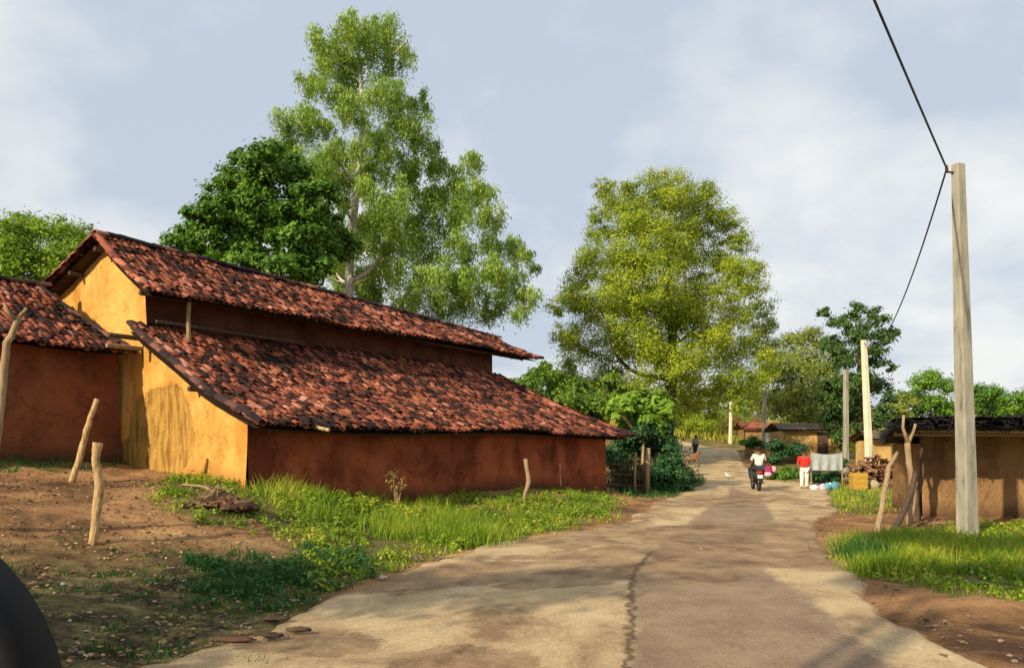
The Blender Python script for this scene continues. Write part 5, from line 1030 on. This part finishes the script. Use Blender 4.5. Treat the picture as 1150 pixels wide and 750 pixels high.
mb = MB(); mb.ball(b0+Vector((.2, -.04, .05)), (.1, .08, .12), 12, 8, .12); mb.build('pink_wrap', plain('pale_pink_cloth', (.7, .35, .42), .8), bg_, True)
mb = MB(); mb.tube([b0+Vector((-.1, 0, .15)), b0+Vector((-.06, 0, .26)), b0+Vector((.06, 0, .26)), b0+Vector((.1, 0, .15))], .012, 6); mb.build('strap', M_redl, bg_)
# calf
def quad(name, lab, cat, loc, yaw, s, m, dark):
    t = thing(name, lab, cat, loc); M = Matrix.Translation(loc)@Matrix.Rotation(yaw, 4, 'Z')@Matrix.Scale(s, 4)
    pt = [(0, -.38, .78), (0, 0, .74), (0, .36, .78), (0, .5, .98), (0, .6, 1.08), (0, .78, 1.0), (-.11, .36, .5), (-.11, .38, .28), (-.11, .36, .03), (.11, .36, .5), (.11, .3, .28), (.11, .33, .03),
          (-.12, -.36, .55), (-.12, -.46, .34), (-.12, -.42, .03), (.12, -.3, .55), (.12, -.36, .34), (.12, -.3, .03), (0, -.5, .74), (0, -.54, .45)]
    ed = [(0, 1), (1, 2), (2, 3), (3, 4), (4, 5), (2, 6), (6, 7), (7, 8), (2, 9), (9, 10), (10, 11), (0, 12), (12, 13), (13, 14), (0, 15), (15, 16), (16, 17), (0, 18), (18, 19)]
    rd = [(.16, .18), (.17, .2), (.15, .2), .1, .1, .05, .06, .035, .035, .06, .035, .035, .08, .04, .035, .08, .04, .035, .03, .02]
    skin('body', pt, ed, rd, m, t, M)
    for sx in (-1, 1):
        mb = MB(); mb.tube([(sx*.07, .58, 1.12), (sx*.2, .56, 1.1)], [.03, .015], 6); mb.v = [tuple(M@Vector(v)) for v in mb.v]; mb.build('ear', m, t, True)
        mb = MB(); mb.tube([(sx*.04, .6, 1.17), (sx*.07, .56, 1.27)], [.018, .006], 6); mb.v = [tuple(M@Vector(v)) for v in mb.v]; mb.build('horn', dark, t, True)
quad('calf', 'small brown calf standing on the left side of the far road', 'calf', G(776, 48), R(-75), .85, plain('brown_hide', (.26, .13, .07), .9), M_hair)
# white bird
bl = G(818, 36); bt = thing('white_bird', 'tiny white bird standing in the middle of the far road', 'bird', bl)
Mb = Matrix.Translation(bl+Vector((0, 0, .03)))@Matrix.Rotation(R(60), 4, 'Z')
skin('body', [(0, -.12, .2), (0, 0, .24), (0, .1, .3), (0, .12, .38), (0, .14, .42)], [(0, 1), (1, 2), (2, 3), (3, 4)], [.03, .075, .045, .02, .028], plain('white_feathers', (.8, .8, .78), .8), bt, Mb)
mb = MB(); mb.tube([(0, .15, .42), (0, .22, .41)], [.01, .003], 5); mb.v = [tuple(Mb@Vector(v)) for v in mb.v]; mb.build('beak', plain('yellow_beak', (.6, .4, .05)), bt)
for sx in (-.03, .03): mb = MB(); mb.tube([(sx, 0, .2), (sx, .01, -.03)], .006, 5); mb.v = [tuple(Mb@Vector(v)) for v in mb.v]; mb.build('leg', M_hair, bt)

# ------------------------------------------------------------------ wing mirror of the car the picture was taken from
cc_ = P(-228, 824, .7); cm = thing('car_door', 'dark car wing mirror and door edge in the lower left corner', 'car', cc_)
mb = MB(); n_ = 40
def oval(cx, cy, a, b, y, e=2.3):
    return [Vector((cx+a*math.copysign(abs(math.cos(q))**(2/e), math.cos(q)), y, cy+b*math.copysign(abs(math.sin(q))**(2/e), math.sin(q)))) for q in [2*math.pi*k/n_ for k in range(n_)]]
rings = [oval(cc_.x, cc_.z, a*1.18, b*.874, cc_.y+dy, 2.0) for a, b, dy in ((.150, .205, .012), (.150, .205, -.004), (.162, .218, -.01), (.174, .233, -.004), (.178, .237, .015), (.172, .230, .06), (.14, .19, .11), (.07, .1, .135), (.005, .005, .14))]
mb.add([v for r in rings for v in r], [(i*n_+k, i*n_+(k+1) % n_, (i+1)*n_+(k+1) % n_, (i+1)*n_+k) for i in range(len(rings)-1) for k in range(n_)])
mb.build('mirror_housing', plain('black_gloss', (.006, .006, .007), .7), cm, True)
mb = MB(); mb.add(oval(cc_.x, cc_.z, .1515*1.18, .2065*.874, cc_.y+.002, 2.0)+oval(cc_.x, cc_.z, .1515*1.18, .2065*.874, cc_.y+.008, 2.0), [tuple(range(n_))[::-1], tuple(range(n_, 2*n_))]+[(k, (k+1) % n_, n_+(k+1) % n_, n_+k) for k in range(n_)]); mb.build('mirror_glass', plain('tinted_glass', (.03, .03, .02), .8), cm)
mb = MB(); mb.tube([cc_+Vector((.0, .05, -.2)), cc_+Vector((.03, .02, -.3)), cc_+Vector((.06, -.1, -.42))], [.04, .035, .05], 10); mb.build('mirror_arm', plain('black_gloss', (.006, .006, .007), .7), cm, True)
mb = MB(); mb.box((cc_.x+.08, cc_.y-.7, cc_.z-.62), (.08, 1.25, .55)); mb.build('door_panel', plain('car_paint', (.03, .03, .035), .3), cm, bevel=.03)
